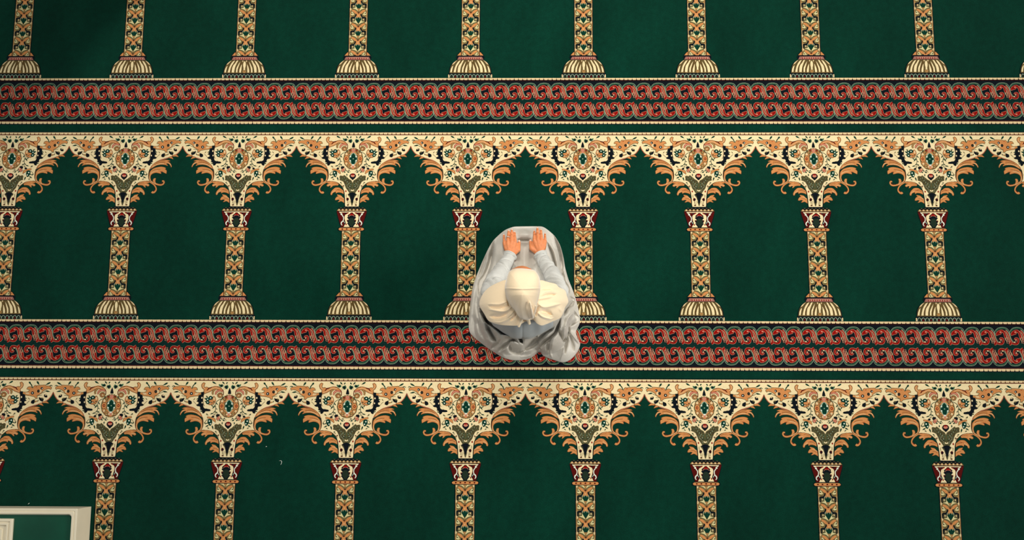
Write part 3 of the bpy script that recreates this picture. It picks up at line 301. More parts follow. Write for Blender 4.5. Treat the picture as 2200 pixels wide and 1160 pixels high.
def column_motif():
    M = Motif()
    for sh in PAT['spandrel']:
        M.add(sh, True)
    # shaft: dark edge, then the repeated tulip unit
    sx, st, sb = LV['shx'], LV['sht'], LV['shb'] - 60
    M.poly('n', [(-sx - 52, st), (sx + 52, st), (sx + 52, sb), (-sx - 52, sb)]); M.layer += 1
    U = Motif()
    for sh in PAT['shaftunit'][2:]:
        U.add(sh, True)
    pitch = LV['unit0'] - LV['unit1']
    top = M.layer
    G = Motif()
    for sh in PAT['shaftunit'][:2]:
        G.add(sh, True)
    for i in range(5):
        M.extend(G, lambda x, y: (x, y - i * pitch), top)
    top += G.layer
    for i in range(5):
        M.extend(U, lambda x, y: (x, y - i * pitch), top + (U.layer if i % 2 else 0))
    M.layer = top + 2 * U.layer
    for sh in PAT['capital']:
        if sh[0] == 'X':
            p, y0, y1 = LV['bumpp'], LV['bumpy'], LV['bumpb']
            for i in range(-4, 4):
                cx = (i + .5) * p
                M.poly('t', [(cx - p * .54, y1 - 30), (cx - p * .5, y1 + 35), (cx - p * .2, y0 - 10), (cx, y0 + 12), (cx + p * .2, y0 - 10),
                             (cx + p * .5, y1 + 35), (cx + p * .54, y1 - 30)])
            M.layer += 1
            for i in range(-4, 4):
                cx = (i + .5) * p
                M.poly('h', [(cx - p * .22, y1 + 5), (cx - p * .1, y0 - 30), (cx + p * .12, y0 - 30), (cx + p * .24, y1 + 5)])
            for i in range(-3, 4):
                cx = i * p
                M.poly('v', [(cx - 55, y0 + 75), (cx + 55, y0 + 75), (cx, y0 + 15)])
            M.layer += 1
        else:
            M.add(sh, True)
    for sh in PAT['base']:
        if sh[0] == 'X' and sh[1] == 'zig':
            y0, y1 = LV['zy0'], LV['zy1']
            for i in range(-4, 5):
                cx = i * 128
                M.poly('r', [(cx - 34, y1 + 40), (cx, y0 - 30), (cx + 34, y1 + 40), (cx, y1 + 24)])
                M.poly('h', [(cx + 40, y0 - 30), (cx + 64, y1 + 40), (cx + 88, y0 - 30), (cx + 64, y0 - 60)])
            M.layer += 1
        elif sh[0] == 'X':
            p, yt, yb = LV['gemp'], LV['geml'], LV['gemb']
            for i in range(-5, 6):
                cx = i * p
                M.stroke('p', [(cx - p * .5, yb), (cx - p * .46, yb + 85), (cx - p * .25, yt - 22), (cx, yt + 6), (cx + p * .25, yt - 22),
                               (cx + p * .46, yb + 85), (cx + p * .5, yb)], [30] * 7)
                M.poly('m' if i % 2 == 0 else 'g2', [(cx - 62, yb + 14), (cx - 40, yb + 72), (cx, yt - 48), (cx + 40, yb + 72), (cx + 62, yb + 14)])
            for s in (-1, 1):
                M.poly('h', [(s * p * 5.6, yb + 6), (s * p * 5.6, yt - 10), (s * p * 5.9, yt - 10), (s * p * 5.9, yb + 6)])
            M.layer += 1
        else:
            M.add(sh, True)
    return M


def boteh_pair():
    B = Motif()
    for sh in PAT['boteh']:
        B.add(sh, False)
    cx, cy = LV['boteh_cx'], LV['boteh_c']
    M = Motif()
    M.extend(B, lambda x, y: (x, y), 0)
    M.extend(B, lambda x, y: (2 * cx - x, 2 * cy - y), 0)
    M.layer = B.layer
    return M


KMIN, KMAX = -5, 11     # arches each carpet roll runs through
XL, XR = (KMIN - 3.5) * ARCH, (KMAX - 2.5) * ARCH


def carpet_mesh():
    P = Motif()
    def rect(col, x0, x1, y0, y1):
        P.poly(col, [(x0, y0), (x1, y0), (x1, y1), (x0, y1)])
    L = LV
    rect('n', XL, XR, L['dashtop'], L['topbead0'] - 20)
    rect('m', XL, XR, L['topbead1'] + 10, L['mar1'])
    rect('n', XL, XR, L['b0'] - 40, L['kb1'] - 10)
    P.layer += 1
    rect('h', XL, XR, L['topbead0'] - 8, L['topbead1'] + 8)
    rect('c', XL, XR, L['mar1'], L['mar1'] - 480)
    rect('q', XL, XR, L['b1'], L['bandmar'] + 20)
    rect('m', XL, XR, L['kmar'] - 20, L['kb0'] + 10)
    rect('d2', XL, XR, L['boteh_c'] + 210, L['boteh_c'] - 210)
    rect('n', XL, XR, L['kb1'], L['kdark'])
    P.layer += 1
    # notches between the beads
    n = (KMAX - KMIN + 1) * 27
    rng = random.Random(4)
    for i in range(n):
        x = XL + (i + .5) * ARCH / 27 + rng.uniform(-8, 8)
        q = ARCH / 54
        P.poly('b', [(x - 34, L['topbead1'] - 4), (x - 15, L['topbead1'] + 74), (x + 15, L['topbead1'] + 74), (x + 34, L['topbead1'] - 4)])
        P.poly('t', [(x - 14, L['topbead1'] + 60), (x + 14, L['topbead1'] + 60), (x + 9, L['topbead0'] - 8), (x - 9, L['topbead0'] - 8)])
        for y0, y1, col in ((L['b0'] - 12, L['b1'], 'h'), (L['kb0'] - 12, L['kb1'], 'h')):
            y1 -= 14
            P.poly(col, [(x - q + 7, y0), (x + q - 7, y0), (x + q - 16, y1 + 52), (x + q - 40, y1 + 12), (x - q + 40, y1 + 12), (x - q + 16, y1 + 52)])
            P.poly('t', [(x - q - 5, y0), (x - q + 5, y0), (x - q + 7, y1 + 60), (x - q - 7, y1 + 60)])
    P.layer += 1
    for i in range(n * 2):
        x = XL + (i + .5) * ARCH / 54 + rng.uniform(-30, 30); y = L['boteh_c'] + rng.uniform(-170, 90)
        P.poly('n', [(x, y), (x + 22, y - 6), (x + 75, y + 95), (x + 55, y + 100)])
    P.layer += 1
    base = P.layer
    CM, BP = column_motif(), boteh_pair()
    for k in range(KMIN, KMAX + 1):
        ox = (k - 3) * ARCH
        P.extend(CM, lambda x, y: (x + ox, y), base + (k % 2) * .5)
        for j in range(8):
            bx = ox + (j - 3.5 + .5) * ARCH / 8
            P.extend(BP, lambda x, y: (x + bx, y), base + (j % 2) * .5)
    # assemble
    verts, faces, mi = [], [], []
    lim0, lim1 = XL, XR
    for l, c, p in P.polys:
        area = sum(p[i][0] * p[(i + 1) % len(p)][1] - p[(i + 1) % len(p)][0] * p[i][1] for i in range(len(p)))
        if abs(area) < 1:
            continue
        if area < 0:
            p = p[::-1]
        z = (l + 1 + (len(faces) % 5) * .09) * DEPTH
        b = len(verts)
        verts += [(min(max(x, lim0), lim1) * 1e-4, y * 1e-4, z) for x, y in p]
        faces.append(range(b, b + len(p)))
        mi.append(c)
    # the pile itself: a slab with its green face, cut where the roll ends
    x0, x1 = XL * 1e-4, XR * 1e-4
    y1 = L['dashtop'] * 1e-4
    y0 = y1 - PERIOD + 0.0008
    b = len(verts)
    t = 0.010
    verts += [(x0, y0, -t), (x1, y0, -t), (x1, y1, -t), (x0, y1, -t), (x0, y0, 0), (x1, y0, 0), (x1, y1, 0), (x0, y1, 0)]
    for q in ((3, 2, 1, 0), (4, 5, 6, 7), (0, 1, 5, 4), (1, 2, 6, 5), (2, 3, 7, 6), (3, 0, 4, 7)):
        faces.append([b + i for i in q]); mi.append(YIDX['g'])
    return verts, faces, mi


PERIOD = 1.40448

# ------------------------------------------------------------------ the setting
fl_m = plain('screed', srgb(96, 92, 86), 0.9, 0.1, noise_scale=14, noise_amp=0.12)
fx0, fx1, fy0, fy1 = -6.0, 6.6, -4.2, 4.2
floor = mesh_obj('floor', [(fx0, fy0, -.11), (fx1, fy0, -.11), (fx1, fy1, -.11), (fx0, fy1, -.11),
                           (fx0, fy0, -.0101), (fx1, fy0, -.0101), (fx1, fy1, -.0101), (fx0, fy1, -.0101)],
                 [(3, 2, 1, 0), (4, 5, 6, 7), (0, 1, 5, 4), (1, 2, 6, 5), (2, 3, 7, 6), (3, 0, 4, 7)], fl_m)
floor['kind'] = 'structure'

# added column, out of view; put there to shade the carpet's far left corner
cvs, cfs = [], []
for k, (z, r) in enumerate(((.006, .34), (.12, .34), (.15, .30), (.30, .29), (.33, .27), (3.2, .26), (6.4, .255))):
    for j in range(48):
        cvs.append((-2.02 + r * math.cos(j * math.pi / 24), 1.72 + r * math.sin(j * math.pi / 24), z))
    if k:
        b = k * 48
        cfs += [(b - 48 + j, b - 48 + (j + 1) % 48, b + (j + 1) % 48, b + j) for j in range(48)]
cfs += [tuple(range(48))[::-1], tuple(6 * 48 + j for j in range(48))]
shade_pillar = mesh_obj('shade_pillar', cvs, cfs, plain('painted_plaster', srgb(226, 218, 196), 0.8, 0.1, noise_scale=6, noise_amp=0.04), smooth=False)
shade_pillar['kind'] = 'structure'

# ------------------------------------------------------------------ prayer carpets, laid edge to edge
cv, cf, cm = carpet_mesh()
carpet = mesh_obj('prayer_carpet', cv, cf, YM, mi=cm)
carpet['label'] = 'green arch-patterned prayer carpet running through the middle, on which the person kneels'
carpet['category'] = 'carpet'
carpet['group'] = 'prayer carpets laid edge to edge'
for dx, k, lab in ((0.00855, 1, 'green prayer carpet beyond the person, only column shafts and lower red border showing'),
                   (0.00425, -1, 'green arch-patterned prayer carpet behind the person, beside the cream cabinet'),
                   ):
    c = carpet.copy()
    COL.objects.link(c)
    c.location = (dx, k * PERIOD, 0)
    c['label'] = lab
    c['category'] = 'carpet'
    c['group'] = 'prayer carpets laid edge to edge'


# ------------------------------------------------------------------ the kneeling person
FG = {"skirt":[[0.2504,-0.0093,0.112],[0.2735,-0.0041,0.112],[0.3328,-0.0027,0.112],[0.3895,-0.0026,0.112],[0.4256,-0.0052,0.112],[0.4565,-0.0248,0.112],[0.4925,-0.0584,0.1102],[0.5211,-0.1052,0.0941],[0.5401,-0.1647,0.059],[0.5514,-0.2201,0.0276],[0.5699,-0.2834,0.012],[0.5956,-0.3489,0.012],[0.6161,-0.4142,0.012],[0.6262,-0.4611,0.012],[0.6337,-0.5053,0.012],[0.6284,-0.5364,0.012],[0.6101,-0.5753,0.012],[0.6177,-0.6089,0.012],[0.633,-0.6424,0.012],[0.6225,-0.6786,0.012],[0.5966,-0.7147,0.012],[0.5657,-0.7379,0.012],[0.5323,-0.7457,0.012],[0.4886,-0.733,0.012],[0.4526,-0.7203,0.012],[0.4269,-0.7075,0.012],[0.4166,-0.6921,0.012],[0.4012,-0.6921,0.012],[0.3806,-0.7076,0.012],[0.3549,-0.7232,0.012],[0.3086,-0.7336,0.012],[0.2571,-0.7338,0.012],[0.2107,-0.721,0.012],[0.1745,-0.7006,0.012],[0.1331,-0.6749,0.012],[0.0916,-0.6441,0.012],[0.0552,-0.6158,0.012],[0.0264,-0.5874,0.012],[0.0171,-0.5563,0.012],[0.0177,-0.4939,0.012],[0.0247,-0.4157,0.012],[0.0344,-0.3423,0.012],[0.0495,-0.2845,0.012],[0.0757,-0.221,0.0276],[0.1025,-0.1655,0.059],[0.1265,-0.1202,0.0865],[0.1526,-0.0814,0.1043],[0.1887,-0.0461,0.1117],[0.2195,-0.0225,0.112]],"folds":[[[[0.1537,-0.0885],[0.1386,-0.1602],[0.1279,-0.2099],[0.1054,-0.2673],[0.0872,-0.2969],[0.0772,-0.3404],[0.075,-0.3893]],-0.034,0.0115],[[[0.1462,-0.1025],[0.1266,-0.1585],[0.1096,-0.2184]],0.012,0.0064],[[[0.1129,-0.1478],[0.0907,-0.2155],[0.0679,-0.2778]],-0.012,0.0077],[[[0.0833,-0.4554],[0.1079,-0.5094],[0.1294,-0.5442]],-0.05,0.0115],[[[0.1114,-0.5085],[0.1286,-0.5378],[0.1582,-0.5608],[0.1971,-0.5882],[0.2334,-0.6034],[0.2647,-0.602]],-0.055,0.0115],[[[0.1184,-0.553],[0.1379,-0.5844],[0.1573,-0.6175],[0.1766,-0.6435]],-0.035,0.0115],[[[0.111,-0.5408],[0.1383,-0.5593],[0.1727,-0.5845],[0.1969,-0.6085]],0.02,0.0064],[[[0.1421,-0.6758],[0.1713,-0.6567],[0.1964,-0.64]],-0.018,0.0089],[[[0.1835,-0.6903],[0.2081,-0.6697],[0.2328,-0.6526],[0.25,-0.6352],[0.2741,-0.6358],[0.2933,-0.6516]],-0.03,0.0097],[[[0.2498,-0.6531],[0.2518,-0.6889],[0.293,-0.6962],[0.3221,-0.6874]],-0.02,0.0077],[[[0.2743,-0.609],[0.2982,-0.6227],[0.3173,-0.6539]],-0.035,0.0102],[[[0.3115,-0.6892],[0.3483,-0.6622],[0.3927,-0.6222]],-0.022,0.0066],[[[0.3299,-0.6867],[0.3876,-0.6468],[0.4398,-0.5981],[0.4767,-0.576],[0.4978,-0.547]],-0.03,0.014],[[[0.4038,-0.6828],[0.4404,-0.6446],[0.4773,-0.613],[0.4984,-0.5867],[0.5113,-0.5508],[0.5191,-0.525]],-0.045,0.0087],[[[0.4569,-0.6971],[0.4566,-0.6536],[0.4721,-0.6232]],-0.03,0.0077],[[[0.5092,-0.5858],[0.5285,-0.6147],[0.5417,-0.6306],[0.5551,-0.604]],-0.035,0.0082],[[[0.5495,-0.6968],[0.5522,-0.6571],[0.563,-0.604],[0.5711,-0.5774],[0.5685,-0.5401]],-0.026,0.0066],[[[0.5997,-0.6834],[0.5893,-0.6437],[0.5737,-0.5907]],-0.016,0.0066],[[[0.5386,-0.2441],[0.5433,-0.2994],[0.5596,-0.3243],[0.5759,-0.3624]],-0.03,0.0087],[[[0.486,-0.0401],[0.5121,-0.0933],[0.5233,-0.1396],[0.531,-0.2026],[0.533,-0.2642]],-0.032,0.0107],[[[0.4505,-0.0962],[0.4731,-0.1466],[0.4898,-0.2022],[0.5038,-0.25]],-0.022,0.0056],[[[0.468,-0.1009],[0.4905,-0.1574],[0.51,-0.2245]],0.01,0.0077],[[[0.5758,-0.3864],[0.609,-0.4009]],-0.022,0.0051],[[[0.5379,-0.5053],[0.5594,-0.4567],[0.587,-0.4243],[0.601,-0.4037]],-0.035,0.0102],[[[0.598,-0.4786],[0.6244,-0.5079],[0.5898,-0.5374],[0.5738,-0.5508]],-0.02,0.0071],[[[0.6007,-0.4652],[0.6139,-0.4946],[0.6324,-0.5159]],-0.018,0.0066],[[[0.2885,-0.0822],[0.329,-0.0839],[0.3578,-0.0812]],-0.016,0.0056],[[[0.2824,-0.0553],[0.3288,-0.0558],[0.3636,-0.0549]],0.003,0.0102],[[[0.2878,-0.0048],[0.3286,-0.0018],[0.3724,0.0012]],0.003,0.0077],[[[0.0487,-0.3175],[0.038,-0.3674],[0.028,-0.448],[0.0236,-0.5336]],0.016,0.0089],[[[0.0637,-0.3926],[0.0637,-0.4555],[0.0798,-0.5343]],-0.012,0.0077],[[[0.0654,-0.5127],[0.0805,-0.5786],[0.1053,-0.6249]],-0.012,0.0089],[[[0.115,-0.6248],[0.1517,-0.6539],[0.1372,-0.6686]],0.012,0.0089],[[[0.5954,-0.476],[0.5628,-0.5202],[0.547,-0.5648],[0.5365,-0.6094]],0.03,0.0071],[[[0.4134,-0.5945],[0.4553,-0.5602],[0.4976,-0.5295]],0.022,0.0115],[[[0.4083,-0.6045],[0.3562,-0.6621]],0.014,0.0056],[[[0.3088,-0.7214],[0.3485,-0.716],[0.396,-0.6928],[0.4353,-0.6596],[0.4669,-0.6309]],0.022,0.0082],[[[0.2066,-0.6112],[0.2453,-0.6262],[0.267,-0.6155],[0.2886,-0.6337]],0.03,0.0066],[[[0.5684,-0.5694],[0.6001,-0.6092],[0.629,-0.6463]],0.014,0.0046],[[[0.5657,-0.596],[0.5788,-0.6305],[0.5971,-0.6755]],0.01,0.0046],[[[0.5256,-0.7313],[0.5469,-0.6677],[0.5631,-0.5774]],0.016,0.0051],[[[0.4674,-0.6579],[0.4622,-0.6839],[0.478,-0.7235]],0.01,0.0051],[[[0.4936,-0.6217],[0.478,-0.6523],[0.4728,-0.6732]],0.014,0.0077],[[[0.1908,-0.683],[0.2201,-0.6836],[0.2399,-0.6708]],0.014,0.0077],[[[0.1519,-0.6782],[0.1763,-0.6903],[0.2201,-0.7169]],0.01,0.0089]],"sleeveL":[[0.2489,-0.1805,0.215,0.0361],[0.2404,-0.1975,0.225,0.0335],[0.2261,-0.2311,0.26,0.0358],[0.2098,-0.2651,0.3,0.0404],[0.1939,-0.3026,0.35,0.0449],[0.1709,-0.348,0.39,0.0482],[0.1487,-0.4062,0.44,0.049],[0.1593,-0.4523,0.46,0.0429],[0.2153,-0.4727,0.49,0.0355]],"sleeveR":[[0.4116,-0.1777,0.215,0.0361],[0.419,-0.1946,0.225,0.0335],[0.4335,-0.2307,0.26,0.0358],[0.4527,-0.2671,0.3,0.0404],[0.4689,-0.3045,0.35,0.0449],[0.4851,-0.3473,0.39,0.0482],[0.5054,-0.4054,0.44,0.049],[0.4927,-0.4515,0.46,0.0429],[0.4347,-0.4722,0.49,0.0355]],"cape":[[0.2358,-0.368,0.584],[0.1978,-0.3776,0.5672],[0.1545,-0.3956,0.5411],[0.123,-0.42,0.5175],[0.1035,-0.4503,0.501],[0.0958,-0.4726,0.4862],[0.0982,-0.4936,0.4809],[0.1227,-0.5327,0.4883],[0.1436,-0.5657,0.493],[0.1785,-0.5827,0.5107],[0.2145,-0.5913,0.5269],[0.2478,-0.5948,0.5389],[0.2903,-0.5956,0.5485],[0.3162,-0.5844,0.5549],[0.3443,-0.5706,0.5591],[0.3725,-0.5678,0.5557],[0.3914,-0.5854,0.5443],[0.4139,-0.5938,0.5335],[0.4388,-0.5858,0.5253],[0.4722,-0.5701,0.5119],[0.5083,-0.5525,0.4926],[0.5251,-0.5268,0.488],[0.5347,-0.4983,0.4899],[0.5516,-0.4689,0.4848],[0.5441,-0.4394,0.4989],[0.5344,-0.4117,0.5074],[0.5028,-0.3984,0.5325],[0.4859,-0.3833,0.5443],[0.4476,-0.377,0.5672],[0.4121,-0.3699,0.5831],[0.3674,-0.3765,0.5958],[0.3229,-0.3819,0.6],[0.2759,-0.3766,0.5953]],"capefolds":[[[[0.1415,-0.487],[0.1998,-0.4947],[0.2434,-0.4819]],0.01,0.0038],[[[0.1464,-0.4992],[0.1999,-0.5088],[0.2386,-0.499]],-0.008,0.0048],[[[0.1465,-0.5138],[0.2,-0.5283],[0.2363,-0.5287],[0.2653,-0.5087]],0.013,0.0043],[[[0.1516,-0.5455],[0.1953,-0.5527],[0.2292,-0.5453],[0.2557,-0.5282]],-0.014,0.0084],[[[0.1373,-0.5723],[0.2003,-0.5806],[0.2366,-0.5708],[0.2728,-0.5501]],0.01,0.0048],[[[0.2389,-0.5623],[0.2582,-0.5452],[0.2751,-0.5281]],0.01,0.0043],[[[0.2583,-0.572],[0.2776,-0.5525],[0.2873,-0.533]],-0.012,0.0043],[[[0.2144,-0.5137],[0.2435,-0.5038],[0.2605,-0.5038]],-0.008,0.0038],[[[0.2409,-0.4745],[0.2483,-0.5038]],-0.008,0.0038],[[[0.4083,-0.4546],[0.4472,-0.4349],[0.4909,-0.4328]],0.009,0.0038],[[[0.4278,-0.4496],[0.4569,-0.4434],[0.4836,-0.4422]],-0.01,0.0031],[[[0.4132,-0.4252],[0.4423,-0.4227],[0.4691,-0.4177]],-0.005,0.0038],[[[0.3914,-0.4742],[0.4278,-0.4643],[0.4666,-0.4544]],0.007,0.0043],[[[0.389,-0.4888],[0.4205,-0.5095],[0.4568,-0.5033],[0.5102,-0.4836]],0.013,0.0048],[[[0.4035,-0.5278],[0.4326,-0.5277],[0.4665,-0.5422]],-0.013,0.0082],[[[0.3841,-0.5278],[0.4156,-0.5533],[0.4568,-0.5617],[0.4737,-0.5556]],0.012,0.0043],[[[0.4011,-0.5034],[0.3938,-0.5132],[0.3842,-0.5498]],-0.014,0.0043],[[[0.5004,-0.5032],[0.5173,-0.5251],[0.5124,-0.5518]],0.006,0.006]],"head":[[0.312,-0.338,0.7549],[0.2824,-0.3392,0.7548],[0.265,-0.3451,0.7542],[0.2505,-0.3574,0.7527],[0.2414,-0.3843,0.7475],[0.2345,-0.4153,0.7385],[0.2335,-0.4416,0.7282],[0.2389,-0.4719,0.7132],[0.2479,-0.4934,0.7004],[0.2638,-0.5147,0.686],[0.2821,-0.5338,0.6717],[0.2936,-0.5529,0.656],[0.3074,-0.5677,0.6429],[0.3235,-0.574,0.637],[0.3444,-0.574,0.637],[0.3605,-0.5697,0.6409],[0.3743,-0.557,0.6523],[0.3834,-0.5336,0.6717],[0.3901,-0.4973,0.6977],[0.399,-0.4629,0.7178],[0.4034,-0.4324,0.7319],[0.4033,-0.4061,0.7414],[0.3987,-0.3795,0.7486],[0.3861,-0.3571,0.7527],[0.3735,-0.3467,0.754],[0.3439,-0.3413,0.7546]],"fingL":[[[0.2156,-0.1081,0.196],[0.2117,-0.0593,0.172]],[[0.2345,-0.1017,0.204],[0.2386,-0.0362,0.168]],[[0.2548,-0.1021,0.206],[0.2554,-0.0301,0.166]],[[0.2737,-0.1015,0.203],[0.2703,-0.0434,0.168]],[[0.2928,-0.1463,0.195],[0.2963,-0.0951,0.176]]],"fingR":[[[0.4371,-0.1,0.196],[0.4372,-0.0522,0.172]],[[0.4182,-0.0937,0.204],[0.4141,-0.0302,0.168]],[[0.3985,-0.0941,0.206],[0.3958,-0.0198,0.165]],[[0.3788,-0.0949,0.203],[0.3789,-0.0374,0.167]],[[0.3624,-0.1385,0.195],[0.3573,-0.0919,0.176]]],"wrist":[[0.2462,-0.1814,0.205],[0.4142,-0.1735,0.205]],"ring":[[0.2358,-0.0834,0.198]],"tails":[[[[0.314,-0.5562,0.6],[0.3057,-0.5812,0.57],[0.2974,-0.6052,0.55]]],[[[0.342,-0.5597,0.59],[0.349,-0.5759,0.565],[0.3538,-0.5908,0.55]]]],"knot":[[0.3523,-0.5052,0.8],[0.3601,-0.5334,0.77],[0.366,-0.5551,0.72],[0.3709,-0.5694,0.66]],"knot2":[[0.3827,-0.5197,0.77],[0.3784,-0.539,0.74],[0.3718,-0.5598,0.7],[0.3674,-0.5717,0.66]],"nose":[[0.3139,-0.3075,0.7]],"box":[[-2.0374,-1.5375,0.0],[-2.0347,-1.5399,0.0],[-2.0369,-1.5404,0.19],[-2.0652,-1.561,0.19],[-2.3772,-1.5939,0.19]]}
PX, PY = 0.318, -0.44


def smax(arrs, k=0.02):
    a = np.stack(arrs)
    m = a.max(0)
    return m + k * np.log(np.exp((a - m) / k).sum(0))


def seg_dist(X, Y, ax, ay, bx, by):
    dx, dy = bx - ax, by - ay
    l2 = dx * dx + dy * dy or 1e-9
    t = np.clip(((X - ax) * dx + (Y - ay) * dy) / l2, 0, 1)
    return np.hypot(X - ax - t * dx, Y - ay - t * dy), t


def fold_field(X, Y, folds):
    """creases and ridges of cloth: each is a line with a height and a width"""
    H = np.zeros_like(X)
    for line, amp, w in folds:
        p = catmull([tuple(q) for q in line], False, 4, 170)
        L = np.r_[0, np.cumsum([math.dist(p[i], p[i + 1]) for i in range(len(p) - 1)])]
        best = np.full_like(X, 9.0); bt = np.zeros_like(X)
        for i in range(len(p) - 1):
            d, t = seg_dist(X, Y, *p[i], *p[i + 1])
            s = (L[i] + t * (L[i + 1] - L[i])) / L[-1]
            k = d < best
            best[k] = d[k]; bt[k] = s[k]
        taper = np.clip(np.minimum(bt, 1 - bt) * 4.5, 0, 1) * .8 + .2
        H += amp * (1.6 if amp < 0 else .75) * taper * np.exp(-(best / (w * (.45 + .55 * taper) * (1 if amp < 0 else 1.15))) ** (1.6 if amp < 0 else 2))
    return H


def outline_ray(pts, cx, cy, n):
    """radius and edge height of a closed outline seen from (cx, cy) at n even angles"""
    q = catmull([(p[0], p[1]) for p in pts], True, 6, 75)
    z = []
    m = len(pts)
    for i in range(m):
        a, b = pts[i][2], pts[(i + 1) % m][2]
        z += [a + (b - a) * j / 6 for j in range(6)]
    ang = np.array([math.atan2(y - cy, x - cx) for x, y in q])
    rad = np.array([math.hypot(x - cx, y - cy) for x, y in q])
    o = np.argsort(ang); ang, rad, z = ang[o], rad[o], np.array(z)[o]
    th = np.linspace(-math.pi, math.pi, n, endpoint=False)
    A = np.r_[ang - 2 * math.pi, ang, ang + 2 * math.pi]
    return th, np.interp(th, A, np.tile(rad, 3)), np.interp(th, A, np.tile(z, 3))


def polar_sheet(name, pts, cx, cy, n, m, hfun, mat, parent, hem=(), power=1.0):
    th, R, Z = outline_ray(pts, cx, cy, n)
    T = (np.arange(1, m + 1) / m) ** power
    t, a = np.meshgrid(T, th, indexing='ij')
    RR = R[None, :] * t
    X = cx + RR * np.cos(a); Y = cy + RR * np.sin(a)
    H = hfun(X, Y, t, np.broadcast_to(R, X.shape), np.broadcast_to(Z, X.shape))
    c = hfun(np.array([[cx]]), np.array([[cy]]), np.array([[0.0]]), np.array([[R.mean()]]), np.array([[Z.mean()]]))[0, 0]
    verts = [(cx, cy, float(c))] + list(zip(X.ravel().tolist(), Y.ravel().tolist(), H.ravel().tolist()))
    rows = m
    for s, dz in hem:       # turn-under rings below the rim
        x = cx + R * s * np.cos(th); y = cy + R * s * np.sin(th)
        zz = H[-1] + dz if dz < 0 else np.full(n, dz)
        verts += list(zip(x.tolist(), y.tolist(), zz.tolist())); rows += 1
    faces = [(0, 1 + i, 1 + (i + 1) % n) for i in range(n)]
    for r in range(rows - 1):
        b0, b1 = 1 + r * n, 1 + (r + 1) * n
        faces += [(b0 + i, b1 + i, b1 + (i + 1) % n, b0 + (i + 1) % n) for i in range(n)]
    return mesh_obj(name, verts, faces, mat, parent, smooth=True)


satin = plain('dress_satin', srgb(204, 199, 188), 0.40, 0.35, sheen=0.15, noise_scale=60, noise_amp=0.03)
jersey = plain('grey_jersey', srgb(204, 204, 198), 0.75, 0.15, sheen=0.2, noise_scale=320, noise_amp=0.05)
bluegrey = plain('blue_grey_jersey', srgb(190, 200, 204), 0.5, 0.35, sheen=0.15, noise_scale=300, noise_amp=0.05)
veil = plain('cream_chiffon', srgb(249, 226, 188), 0.6, 0.2, sheen=0.9, noise_scale=300, noise_amp=0.03)
skin = plain('skin', srgb(226, 142, 92), 0.5, 0.35, sss=0.25, noise_scale=90, noise_amp=0.08)
nailm = plain('nail', srgb(246, 206, 186), 0.25, 0.5)
silver = plain('silver', srgb(225, 222, 214), 0.22, 0.5, metal=0.8)

person = bpy.data.objects.new('person', None)
person.location = (PX, PY, 0)
COL.objects.link(person)
person['label'] = 'person in a cream headscarf and grey robe kneeling on the green carpet, hands on knees'
person['category'] = 'person'


# body: overlapping tapered capsules fused into one skin
class Flesh:
    def __init__(self):
        self.v, self.f = [], []

    def ball(self, c, r, rot=None, n=14):
        b = len(self.v)
        r = (r, r, r) if not isinstance(r, tuple) else r
        M = rot or Matrix.Identity(3)
        self.v.append(Vector(c) + M @ Vector((0, 0, r[2])))
        for i in range(1, n):
            for j in range(2 * n):
                a, t = math.pi * i / n, math.pi * j / n
                self.v.append(Vector(c) + M @ Vector((r[0] * math.sin(a) * math.cos(t), r[1] * math.sin(a) * math.sin(t), r[2] * math.cos(a))))
        self.v.append(Vector(c) + M @ Vector((0, 0, -r[2])))
        m = 2 * n
        for j in range(m):
            self.f.append((b, b + 1 + j, b + 1 + (j + 1) % m))
            for i in range(n - 2):
                q = b + 1 + i * m
                self.f.append((q + j, q + m + j, q + m + (j + 1) % m, q + (j + 1) % m))
            q = b + 1 + (n - 2) * m
            self.f.append((q + j, len(self.v) - 1, q + (j + 1) % m))

    def limb(self, pts, flat=1.0, n=16):
        """pts: (x, y, z, r); swept closed tube with rounded ends"""
        P = [Vector(p[:3]) for p in pts]
        k = len(P)
        rings = []
        for i in range(k):
            d = (P[min(i + 1, k - 1)] - P[max(i - 1, 0)]).normalized()
            up = Vector((0, 0, 1)) if abs(d.z) < .9 else Vector((0, 1, 0))
            s = d.cross(up).normalized(); u = s.cross(d).normalized()
            rings.append((P[i], d, s, u, pts[i][3]))
        full = []
        p, d, s, u, r = rings[0]
        for a in (85, 60, 30):
            q = math.radians(a); full.append((p - d * r * math.sin(q), s, u, r * math.cos(q)))
        full += [(p, s, u, r) for p, d, s, u, r in rings]
        p, d, s, u, r = rings[-1]
        for a in (30, 60, 85):
            q = math.radians(a); full.append((p + d * r * math.sin(q), s, u, r * math.cos(q)))
        b = len(self.v)
        for p, s, u, r in full:
            for j in range(n):
                t = 2 * math.pi * j / n
                self.v.append(p + s * r * math.cos(t) + u * r * flat * math.sin(t))
        for i in range(len(full) - 1):
            for j in range(n):
                q = b + i * n
                self.f.append((q + j, q + (j + 1) % n, q + n + (j + 1) % n, q + n + j))
        self.f.append(tuple(b + j for j in range(n))[::-1])
        self.f.append(tuple(b + (len(full) - 1) * n + j for j in range(n)))


B = Flesh()
bx = 0.318
# trunk
B.limb([(bx, -.495, .18, .112), (bx, -.485, .32, .092), (bx, -.475, .42, .090), (bx, -.455, .48, .078)], n=24)
B.ball((bx, -.46, .46), (.135, .075, .07))
B.limb([(bx - .105, -.455, .475, .04), (bx, -.45, .53, .05), (bx + .105, -.455, .475, .04)])
B.limb([(bx, -.445, .52, .046), (bx, -.425, .58, .045), (bx - .002, -.405, .64, .048)])
